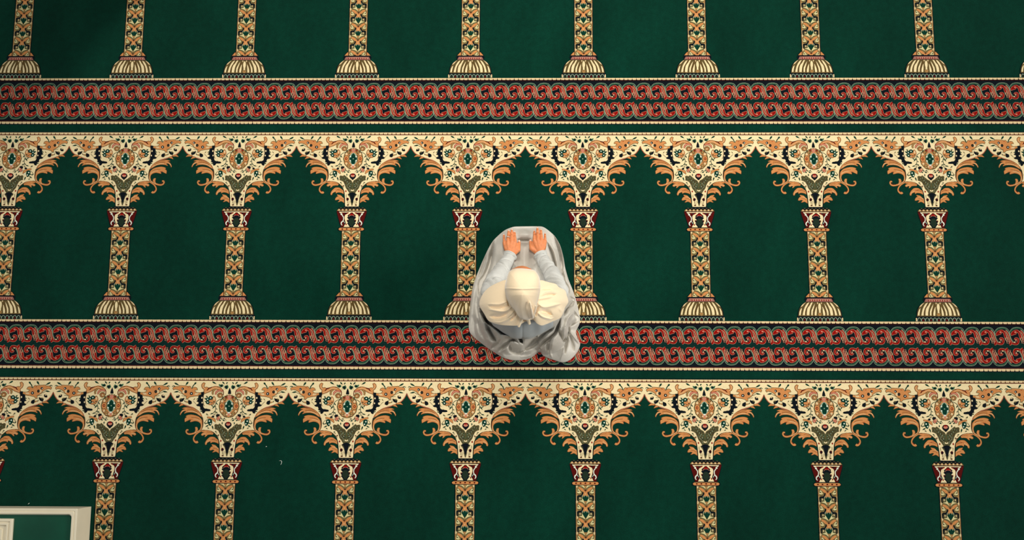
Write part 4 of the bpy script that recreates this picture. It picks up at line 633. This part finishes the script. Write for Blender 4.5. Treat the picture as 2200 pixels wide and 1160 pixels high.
# folded legs and feet
for s in (-1, 1):
    kx = .245 if s < 0 else .402
    B.limb([(bx + s * .070, -.45, .120, .068), (kx, -.25, .098, .055), (kx, -.085, .082, .046)])
    B.limb([(kx, -.085, .075, .048), (bx + s * .085, -.30, .055, .045), (bx + s * .07, -.50, .040, .030), (bx + s * .06, -.56, .034, .026)])
    B.limb([(bx + s * .06, -.55, .034, .025), (bx + s * .05, -.61, .026, .018), (bx + s * .045, -.64, .024, .013)])
# arms
for key, s, wr in (('sleeveL', -1, 0), ('sleeveR', 1, 1)):
    A = FG[key]
    w = FG['wrist'][wr]
    B.limb([(bx + s * .115, -.455, .47, .036)] + [(A[i][0], A[i][1], A[i][2], r) for i, r in ((6, .022), (5, .021), (4, .020), (3, .021), (2, .021))] + [(w[0], w[1], w[2], .0215)], n=18)
# hands: palm, four fingers of unequal length and a thumb from the side of the palm
tips = []
for key, wr, s in (('fingL', 0, -1), ('fingR', 1, 1)):
    w = Vector(FG['wrist'][wr])
    fs = FG[key]
    ks = [Vector(f[0]) for f in fs]
    mid = (ks[1] + ks[2]) * .5
    B.limb([(w.x, w.y, w.z, .021), ((w.x * .6 + mid.x * .4), w.y * .6 + mid.y * .4, .2, .024)], .7)
    for i in range(4):
        k = ks[i]
        base = w.lerp(k, .32)
        B.limb([(base.x, base.y, base.z - .004, .0145), (*w.lerp(k, .7), .0145), (k.x, k.y, k.z - .003, .0108)], .85)
        B.ball((k.x, k.y, k.z - .001), .0100, n=8)
    for i in range(4):
        a, b = Vector(fs[i][0]), Vector(fs[i][1])
        r = (.0070, .0079, .0081, .0079)[i]
        b = b + (a - b).normalized() * r * .8
        m1 = a.lerp(b, .45) + Vector((0, 0, .006)); m2 = a.lerp(b, .76) + Vector((0, 0, .004))
        B.limb([(*a, r * 1.15), (*m1, r * 1.04), (*a.lerp(b, .6), r * .97), (*m2, r * .98), (*b, r * .82)], .95, n=12)
        tips.append((b, (b - m2).normalized(), r))
    a, b = Vector(fs[4][0]), Vector(fs[4][1])
    b = b + (a - b).normalized() * .008
    root = w.lerp(a, .45); root.z -= .006
    B.limb([(*root, .0155), (*a, .0130), (*a.lerp(b, .55), .0100), (*b, .0082)], .95, n=12)
    tips.append((b, (b - a).normalized(), .0092))
    B.ball(Vector((w.x * .42 + mid.x * .58 - s * .003, w.y * .42 + mid.y * .58, .192)), (.037, .034, .014), n=12)
    web = w.lerp(ks[3], .55); B.limb([(*root, .014), (*((a + web) * .5 - Vector((0, 0, .004))), .0150), (*(ks[3].lerp(a, .35) - Vector((0, 0, .008))), .0110)], .8)
# head bowed over the hands, with brow, nose, lips, chin, eyelids
Fd = Vector((0, .97, -.24)).normalized(); Ud = Vector((0, .24, .97)).normalized(); Rd = Vector((1, 0, 0))
HC = Vector((bx - .004, -.403, .672))
HR = Matrix((Rd, Fd, Ud)).transposed()
def hp(x, f, u):
    return HC + Rd * x + Fd * f + Ud * u
B.ball(hp(0, -.012, .018), (.070, .090, .094), HR, 20)
B.ball(hp(0, .018, .030), (.066, .066, .052), HR, 16)
B.ball(hp(0, .022, -.035), (.055, .060, .080), HR, 16)
B.ball(hp(0, .050, -.098), (.026, .026, .020), HR, 10)
for s in (-1, 1):
    B.ball(hp(s * .034, .050, -.040), (.026, .026, .026), HR, 10)
    B.ball(hp(s * .028, .070, .012), (.024, .013, .009), HR, 10)
    B.ball(hp(s * .029, .068, -.005), (.0135, .013, .0105), HR, 10)
    B.ball(hp(s * .070, -.005, -.012), (.008, .018, .028), HR, 8)
    B.ball(hp(s * .010, .086, -.046), (.009, .010, .008), HR, 8)
    B.limb([(*hp(s * .020, .072, -.070), .005), (*hp(0, .082, -.070), .0065)], n=8)
    B.limb([(*hp(s * .017, .071, -.079), .005), (*hp(0, .080, -.080), .0075)], n=8)
B.limb([(*hp(0, .078, .006), .008), (*hp(0, .092, -.020), .009), (*hp(0, .101, -.040), .0115)], n=12)

me = bpy.data.meshes.new('body_source')
me.from_pydata([tuple(v - Vector((PX, PY, 0))) for v in B.v], [], B.f)
tmp = bpy.data.objects.new('body_source', me)
COL.objects.link(tmp)
rm = tmp.modifiers.new('fuse', 'REMESH'); rm.mode = 'VOXEL'; rm.voxel_size = 0.0021; rm.use_smooth_shade = True
sm = tmp.modifiers.new('soften', 'SMOOTH'); sm.factor = 0.5; sm.iterations = 2
dg = bpy.context.evaluated_depsgraph_get()
bm_ = bpy.data.meshes.new_from_object(tmp.evaluated_get(dg))
bpy.data.objects.remove(tmp); bpy.data.meshes.remove(me)
bm_.name = 'body'
bm_.materials.clear(); bm_.materials.append(skin)
body = bpy.data.objects.new('body', bm_)
COL.objects.link(body)
body.parent = person
body['label'] = 'tanned skin of the hands and bowed face'


def local(o):
    """parts are modelled in place; hand them to the person's own origin"""
    for v in o.data.vertices:
        v.co.x -= PX; v.co.y -= PY
    o.parent = person
    return o


for b, d, r in tips:
    bmn = bmesh.new()
    bmesh.ops.create_uvsphere(bmn, u_segments=14, v_segments=8, radius=1)
    u = Vector((0, 0, 1)); s = d.cross(u).normalized(); u2 = s.cross(d)
    M = Matrix((s * r * .60, d * r * .80, u2 * r * .30)).transposed().to_4x4()
    M.translation = b + d * r * .42 + u2 * r * .60
    bmn.transform(M)
    me = bpy.data.meshes.new('fingernail'); bmn.to_mesh(me); bmn.free()
    me.polygons.foreach_set('use_smooth', [True] * len(me.polygons)); me.materials.append(nailm)
    o = bpy.data.objects.new('fingernail', me); COL.objects.link(o)
    local(o); o.parent = body
    o['label'] = 'pale pink fingernail'

# ring on the left ring finger
fa, fb = Vector(FG['fingL'][1][0]), Vector(FG['fingL'][1][1])
rc = Vector(FG['ring'][0]); rc.z = .2055
rv, rf = [], []
d = (fb - fa).normalized(); s = d.cross(Vector((0, 0, 1))).normalized(); u = s.cross(d)
for i in range(28):
    t = 2 * math.pi * i / 28
    c = s * math.cos(t) + u * math.sin(t)
    for j in range(8):
        q = 2 * math.pi * j / 8
        rv.append(rc + c * (.0112 + .0009 * math.cos(q)) + d * .0024 * math.sin(q))
    for j in range(8):
        rf.append((i * 8 + j, i * 8 + (j + 1) % 8, (i + 1) % 28 * 8 + (j + 1) % 8, (i + 1) % 28 * 8 + j))
ring = local(mesh_obj('ring', rv, rf, silver, smooth=True))
ring['label'] = 'silver ring on a finger of the left hand'


# robe skirt spread over the folded legs
def skirt_h(X, Y, t, R, Z):
    fs = []
    for ax, ay, bx_, by, r0, z0, z1 in ((.238, -.075, .245, -.46, .098, .152, .215), (.408, -.068, .392, -.46, .098, .152, .215),
                                        (.235, -.066, .410, -.058, .072, .158, .158), (.20, -.47, .44, -.47, .165, .28, .28), (.322, -.12, .322, -.40, .085, .115, .15), (.185, -.14, .062, -.46, .055, .125, .115),
                                        (.490, -.16, .590, -.52, .055, .125, .115),
                                        (.20, -.555, .43, -.555, .155, .265, .265)):
        d, s = seg_dist(X, Y, ax, ay, bx_, by)
        fs.append((z0 + (z1 - z0) * s) * np.clip(1 - (d / r0) ** 2, 0, 1) ** .5)
    fs.append(np.full_like(X, .062))
    h = smax(fs, .012)
    d = (1 - t) * R
    front = np.clip((Y + .26) / .2, 0, 1)
    k = .046 - .023 * front
    h = Z + (np.maximum(h, Z) - Z) * (1 - np.exp(-d / k))
    h += fold_field(X, Y, FG['folds']) * (1 - np.exp(-d / .012)) * 1.75
    # low swell of the loose cloth on the floor
    h += .006 * np.sin(X * 55 + Y * 23) * np.sin(Y * 37 - X * 19) * (1 - np.exp(-d / .03))
    for s in (-1, 1):      # the cloth rests on the feet
        dd, q = seg_dist(X, Y, .318 + s * .07, -.50, .318 + s * .045, -.65)
        h = np.maximum(h, (.082 - .034 * q) * np.clip(1 - (dd / .055) ** 2, 0, 1) ** .5)
    return np.maximum(h, .009)


skirt = local(polar_sheet('robe_skirt', FG['skirt'], .322, -.40, 900, 190, skirt_h, satin, None,
                          hem=((1.004, -.004), (1.004, .0045), (.985, .0035)), power=.8))
skirt['label'] = 'grey satin skirt of the robe spread and crumpled over the floor'


# bodice
def loft(name, rings, mat, n=64, fold=0.0, seed=1):
    v, f = [], []
    rng = random.Random(seed)
    ph = [rng.uniform(0, 6.28) for _ in range(6)]
    for k, (cx, cy, z, rx, ry) in enumerate(rings):
        for j in range(n):
            t = 2 * math.pi * j / n
            w = 1 + fold * (math.sin(5 * t + ph[0] + z * 9) * .5 + math.sin(9 * t + ph[1] - z * 14) * .3 + math.sin(14 * t + ph[2]) * .2) - .016 * math.exp(-((t - 4.70) / .03) ** 2)
            v.append((cx + rx * w * math.cos(t), cy + ry * w * math.sin(t), z))
    for k in range(len(rings) - 1):
        for j in range(n):
            f.append((k * n + j, k * n + (j + 1) % n, (k + 1) * n + (j + 1) % n, (k + 1) * n + j))
    f.append(tuple(range(n))[::-1]); f.append(tuple((len(rings) - 1) * n + j for j in range(n)))
    return mesh_obj(name, v, f, mat, smooth=True)


bz = [(.15, -.50, .172, .122), (.22, -.505, .172, .130), (.28, -.503, .168, .131), (.36, -.490, .164, .124), (.44, -.474, .162, .112),
      (.50, -.462, .160, .098), (.54, -.455, .125, .080), (.575, -.448, .075, .060)]
bz2 = []
for i in range(len(bz) - 1):
    for j in range(5):
        t = j / 5; bz2.append(tuple(bz[i][k] + (bz[i + 1][k] - bz[i][k]) * t for k in range(4)))
bz2.append(bz[-1])
bodice = local(loft('bodice', [(bx, y, z, rx, ry) for z, y, rx, ry in bz2], bluegrey, 260, .05, 3))
bodice['label'] = 'blue-grey back of the robe below the headscarf'


# sleeves, wrinkled at the elbow and cuff
def sleeve(key, side, seed):
    A = FG[key]
    P = np.array([a[:3] for a in A]); Rr = np.array([a[3] for a in A])
    n, m = 80, 220
    ts = np.linspace(0, len(A) - 1, m)
    c = np.stack([np.interp(ts, range(len(A)), P[:, k]) for k in range(3)], 1)
    for _ in range(6):
        c[1:-1] = (c[:-2] + 2 * c[1:-1] + c[2:]) / 4
    r = np.interp(ts, range(len(A)), Rr)
    v, f = [], []
    rng = random.Random(seed)
    W = []
    for s0, amp, wd, tilt, ph in FOLDS[key]:
        W.append((s0, amp, wd, tilt, ph))
    for i in range(m):
        d = Vector(c[min(i + 1, m - 1)] - c[max(i - 1, 0)]).normalized()
        s = d.cross(Vector((0, 0, 1))).normalized(); u = s.cross(d).normalized()
        if u.z < 0: u = -u; s = -s
        q = ts[i]
        cuff = 1 + .07 * min(1, max(0, (.42 - q) / .12))
        for j in range(n):
            t = 2 * math.pi * j / n
            k = 0
            for s0, amp, wd, tilt, ph in W:
                a = math.cos(t - ph)
                loc = s0 + tilt * math.sin(t - ph)
                g = max(0.0, a) ** .6
                k += amp * g * (2.6 * math.exp(-abs((q - loc) / (wd * 1.0)) ** 1.3) - .7 * math.exp(-((q - loc - wd * 2.2) / (wd * 1.3)) ** 2))
            k += .018 * math.sin(3 * t + q * 5 + seed) + .012 * math.sin(7 * t - q * 9)
            rr = r[i] * cuff * (1 + k)
            v.append(tuple(Vector(c[i]) + s * rr * math.cos(t) + u * rr * .92 * math.sin(t)))
    # turned-in cuff
    for sc, back in ((.90, .002), (.84, .012)):
        b = len(v)
        for j in range(n):
            p = Vector(v[j]); cc = Vector(c[0])
            v.append(tuple(cc + (p - cc) * sc + Vector(c[3] - c[0]).normalized() * back))
    for i in range(m - 1):
        for j in range(n):
            f.append((i * n + j, i * n + (j + 1) % n, (i + 1) * n + (j + 1) % n, (i + 1) * n + j))
    b = m * n
    for j in range(n):
        f.append((j, b + j, b + (j + 1) % n, (j + 1) % n))
        f.append((b + j, b + n + j, b + n + (j + 1) % n, b + (j + 1) % n))
    f.append(tuple((m - 1) * n + j for j in range(n)))
    o = local(mesh_obj('sleeve', v, f, jersey, smooth=True))
    o['label'] = 'light grey wrinkled sleeve on the %s arm' % side
    return o


H = math.pi / 2
FOLDS = dict(
    sleeveL=[(.40, -.12, .10, .10, H), (.95, -.10, .12, -.25, H - .4), (1.5, -.08, .10, .25, H + .5), (2.1, -.07, .12, -.3, H),
             (3.0, -.14, .13, .35, H - .5), (3.5, -.08, .10, .3, H - .2), (5.0, -.09, .12, -.3, H), (5.45, -.16, .12, .3, H + .3),
             (5.8, -.15, .10, .3, H - .2), (6.1, -.12, .1, .2, H)],
    sleeveR=[(.40, -.12, .10, -.10, H), (1.0, -.10, .12, .3, H + .4), (1.6, -.10, .10, -.25, H - .4), (2.2, -.16, .12, .3, H + .2),
             (2.9, -.15, .13, .3, H + .3), (3.7, -.06, .12, -.3, H), (5.0, -.16, .12, .4, H + .5), (5.35, -.18, .10, .35, H + .2),
             (5.75, -.18, .11, .3, H), (6.1, -.12, .1, .2, H)])
sleeve('sleeveL', 'left', 2)
sleeve('sleeveR', 'right', 5)


# headscarf: shoulder drape, close cap, gathered tail and tie ends
def cape_h(X, Y, t, R, Z):
    s = (X - .322) / .235
    h = .618 - .085 * s * s - .06 * np.clip((-.50 - Y) / .12, 0, 1) ** 1.3 + .05 * np.exp(-((t * R) / .07) ** 2)
    d = (1 - t) * R
    h = Z + (h - Z) * (1 - np.exp(-d / .03))
    h = h + fold_field(X, Y, FG['capefolds']) * (1 - np.exp(-d / .008)) * 1.35
    return h


cape = local(polar_sheet('headscarf_drape', FG['cape'], .322, -.455, 560, 120, cape_h, veil, None,
                         hem=((1.002, -.010), (.985, -.018), (.93, -.014))))
cape['label'] = 'cream headscarf cloth draped over the shoulders'


def head_h(X, Y, t, R, Z):
    h = Z + .118 * np.clip(1 - t ** 2.3, 0, 1) ** .5
    # seam ridge across the crown, the gathered folds behind it
    return h


def head_sheet():
    pts = FG['head']
    cx, cy = .3185, -.452
    n, m = 360, 90
    th, R, Z = outline_ray(pts, cx, cy, n)
    v, f = [(cx, cy, .0)], []
    rings = []
    for i in range(1, m + 1):
        a = .5 * math.pi * i / m
        rings.append((math.sin(a) ** 1.0, math.cos(a)))
    for i in range(1, 40):
        a = i / 39
        rings.append((1 - .36 * a ** 1.6, -a * 1.15))
    X = np.array([[cx + R[j] * s * math.cos(th[j]) for j in range(n)] for s, _ in rings])
    Y = np.array([[cy + R[j] * s * math.sin(th[j]) for j in range(n)] for s, _ in rings])
    back = np.clip((-.475 - Y) / .10, 0, 1)
    top = .115 - .030 * back
    zb = np.array([[Z.mean() + (Z[j] - Z.mean()) * (s * s if u >= 0 else 1) for j in range(n)] for s, u in rings])
    up = np.array([[u for j in range(n)] for _, u in rings])
    H = np.where(up >= 0, zb + top * up, zb + .105 * up)
    seam = FG['seam'] if 'seam' in FG else -.447
    yy = Y - (seam + .010 * ((X - cx) / .08) ** 2)
    bump = .0040 * np.exp(-(yy / .0035) ** 2) - .0035 * (1 / (1 + np.exp(yy / .004)))
    H += np.where(up > 0, bump * np.clip(up * 3, 0, 1), 0)
    H += fold_field(X, Y, HEADFOLDS) * np.clip(up * 4, 0, 1)
    verts = [(cx, cy, float(H[0].mean()))] + [(float(X[i, j]), float(Y[i, j]), float(H[i, j])) for i in range(len(rings)) for j in range(n)]
    faces = [(0, 1 + i, 1 + (i + 1) % n) for i in range(n)]
    for r in range(len(rings) - 1):
        b0, b1 = 1 + r * n, 1 + (r + 1) * n
        for i in range(n):
            # leave the face opening at the front, under the forehead edge
            if r >= m and math.cos(th[i] - math.pi / 2) > .72:
                continue
            faces.append((b0 + i, b1 + i, b1 + (i + 1) % n, b0 + (i + 1) % n))
    o = local(mesh_obj('headscarf_cap', verts, faces, veil, smooth=True))
    so = o.modifiers.new('cloth', 'SOLIDIFY'); so.thickness = .0016; so.offset = 1
    o['label'] = 'cream headscarf wound close around the head'


HEADFOLDS = [
    [[(.352, -.500), (.360, -.540), (.372, -.575)], .010, .004],
    [[(.362, -.520), (.374, -.555)], -.010, .004],
    [[(.340, -.50), (.344, -.545), (.352, -.58)], -.004, .006],
    [[(.300, -.50), (.312, -.545), (.325, -.58)], .003, .008],
    [[(.270, -.49), (.290, -.535), (.308, -.57)], -.004, .006],
]
head_sheet()


def ribbon(name, line, r0, r1, label, flat=.5):
    P = [Vector(p) for p in line]
    v, f = [], []
    n, m = 18, 26
    for i in range(m):
        q = i / (m - 1) * (len(P) - 1); k = min(int(q), len(P) - 2); t = q - k
        c = P[k].lerp(P[k + 1], t)
        d = (P[k + 1] - P[k]).normalized(); s = d.cross(Vector((0, 0, 1))).normalized(); u = s.cross(d)
        r = r0 + (r1 - r0) * i / (m - 1)
        if i in (0, m - 1): r *= .35
        for j in range(n):
            a = 2 * math.pi * j / n
            w = 1 + .12 * math.cos(3 * a + i * .1)
            v.append(tuple(c + s * r * w * math.cos(a) + u * r * flat * w * math.sin(a)))
    for i in range(m - 1):
        for j in range(n):
            f.append((i * n + j, i * n + (j + 1) % n, (i + 1) * n + (j + 1) % n, (i + 1) * n + j))
    f.append(tuple(range(n))[::-1]); f.append(tuple((m - 1) * n + j for j in range(n)))
    o = local(mesh_obj(name, v, f, veil, smooth=True))
    o['label'] = label
    return o


ribbon('scarf_end', FG['tails'][0][0], .013, .0055, 'cream pointed end of the headscarf hanging at the back')
ribbon('scarf_end', FG['tails'][1][0], .010, .0065, 'short cream end of the headscarf beside the longer one')
ribbon('scarf_fold', FG['knot'], .0035, .0065, 'raised cream fold at the back of the headscarf', .9)
ribbon('scarf_fold', FG['knot2'], .0040, .0055, 'raised cream fold at the back of the headscarf', .9)


# ------------------------------------------------------------------ low cream cabinet, green glossy panel sunk in its top
cream = plain('cream_paint', srgb(238, 226, 196), 0.45, 0.3, noise_scale=9, noise_amp=0.03)
felt = plain('green_glass', srgb(10, 74, 52), 0.16, 0.55, noise_scale=5, noise_amp=0.18)
cab = bpy.data.objects.new('low_cabinet', None)
XE, YN, ZT = -2.036, -1.540, 0.188      # east face, north face, top
cab.location = (XE - .75, YN - .45, .0021)
COL.objects.link(cab)
cab['label'] = 'low cream-painted cabinet with a sunken green top panel standing on the carpet'
cab['category'] = 'cabinet'
XW, YS = XE - 1.5, YN - 0.9


def into_cab(o):
    for v in o.data.vertices:
        v.co -= Vector(cab.location)
    o.parent = cab
    return o


def frame(name, x0, x1, y0, y1, profile, mat, round_r=0.0, seg=6):
    """mitred moulding run round a rectangle; profile = (inset, z) pairs from outside foot to inside foot"""
    v, f = [], []
    loops = []
    for ins, z, rr in profile:
        a0, a1, b0, b1 = x0 + ins, x1 - ins, y0 + ins, y1 - ins
        rr = max(rr, 1e-4)
        L = []
        for cx, cy, st in ((a1 - rr, b1 - rr, 0), (a0 + rr, b1 - rr, 90), (a0 + rr, b0 + rr, 180), (a1 - rr, b0 + rr, 270)):
            for i in range(seg + 1):
                t = math.radians(st + 90 * i / seg)
                L.append((cx + rr * math.cos(t), cy + rr * math.sin(t), z))
        loops.append(L)
    n = len(loops[0])
    for L in loops: v += L
    m = len(loops)
    for k in range(m - 1):
        for i in range(n):
            f.append((k * n + i, k * n + (i + 1) % n, (k + 1) * n + (i + 1) % n, (k + 1) * n + i))
    return into_cab(mesh_obj(name, v, f, mat))


frame('cabinet_body', XW, XE, YS, YN, [(0.02, .0024, 0), (0, .0024, 0), (0, ZT - .020, .003), (.001, ZT - .004, .003), (.002, ZT - .004, .003)], cream)
frame('top_rim', XW - .0, XE + .0, YS, YN, [(.0, ZT - .012, .003), (-.0015, ZT - .008, .003), (-.0015, ZT - .002, .004), (.001, ZT, .004), (.010, ZT, .006),
                                      (.0115, ZT - .002, .008), (.014, ZT - .002, .008), (.0155, ZT + .001, .010), (.0255, ZT + .001, .016),
                                      (.0275, ZT - .001, .018), (.028, ZT - .013, .018), (.034, ZT - .016, .018)], cream)
p = into_cab(mesh_obj('green_panel', [(x, y, z) for z in (ZT - .026, ZT - .015) for x, y in ((XW + .02, YS + .02), (XE - .02, YS + .02), (XE - .02, YN - .02), (XW + .02, YN - .02))],
                      [(3, 2, 1, 0), (4, 5, 6, 7), (0, 1, 5, 4), (1, 2, 6, 5), (2, 3, 7, 6), (3, 0, 4, 7)], felt))
p['label'] = 'glossy dark green top panel'
Z0 = ZT - .015
frame('inner_moulding', XW + .33, -2.3745, YS + .06, -1.5925,
      [(0, Z0, .003), (0, Z0 + .012, .003), (.004, Z0 + .016, .003), (.013, Z0 + .016, .003), (.015, Z0 + .010, .003), (.021, Z0 + .010, .003),
       (.024, Z0 + .014, .003), (.032, Z0 + .014, .003), (.036, Z0 + .006, .003), (.052, Z0 + .004, .003), (.056, Z0 + .012, .003), (.075, Z0 + .012, .003),
       (.080, Z0 + .0005, .003), (.30, Z0 + .0005, .003)], cream)

# ------------------------------------------------------------------ specks of lint lying on the pile
lint_m = plain('lint', srgb(214, 220, 208), 0.9, 0.1)


def scrap(x, y, pts, r, label, group=None):
    v, f = [], []
    n = 8
    P = [Vector((x + a, y + b, c)) for a, b, c in pts]
    for i, p in enumerate(P):
        d = (P[min(i + 1, len(P) - 1)] - P[max(i - 1, 0)]).normalized()
        s = d.cross(Vector((0, 0, 1))).normalized(); u = s.cross(d)
        rr = r * (.5 if i in (0, len(P) - 1) else 1)
        for j in range(n):
            t = 2 * math.pi * j / n
            v.append(tuple(p - Vector((x, y, 0)) + s * rr * math.cos(t) + u * rr * math.sin(t)))
    for i in range(len(P) - 1):
        for j in range(n):
            f.append((i * n + j, i * n + (j + 1) % n, (i + 1) * n + (j + 1) % n, (i + 1) * n + j))
    f.append(tuple(range(n))[::-1]); f.append(tuple((len(P) - 1) * n + j for j in range(n)))
    o = mesh_obj('lint_thread', v, f, lint_m, smooth=True)
    o.location = (x, y, .0)
    o['label'] = label; o['category'] = 'thread'
    if group: o['group'] = group
    return o


scrap(-1.0104, -1.2974, [(-0.006, 0.008, 0.0022), (0.004, 0.009, 0.003), (0.009, 0.003, 0.003), (0.006, -0.009, 0.0025), (0.002, -0.014, 0.0022)], 0.0014, 'curled white thread scrap on the green carpet behind the person, well left of them')
scrap(-1.0904, -1.2147, [(-0.004, 0, 0.0016), (0.0, 0.003, 0.0026), (0.004, 0.001, 0.0016)], 0.0018, 'tiny white lint speck on the green carpet just above the curled thread')
scrap(-2.3815, -1.5267, [(-0.004, -0.003, 0.0016), (0.001, 0.0, 0.0026), (0.004, 0.004, 0.0016)], 0.0018, 'tiny pale lint speck on the carpet beside the cream cabinet')
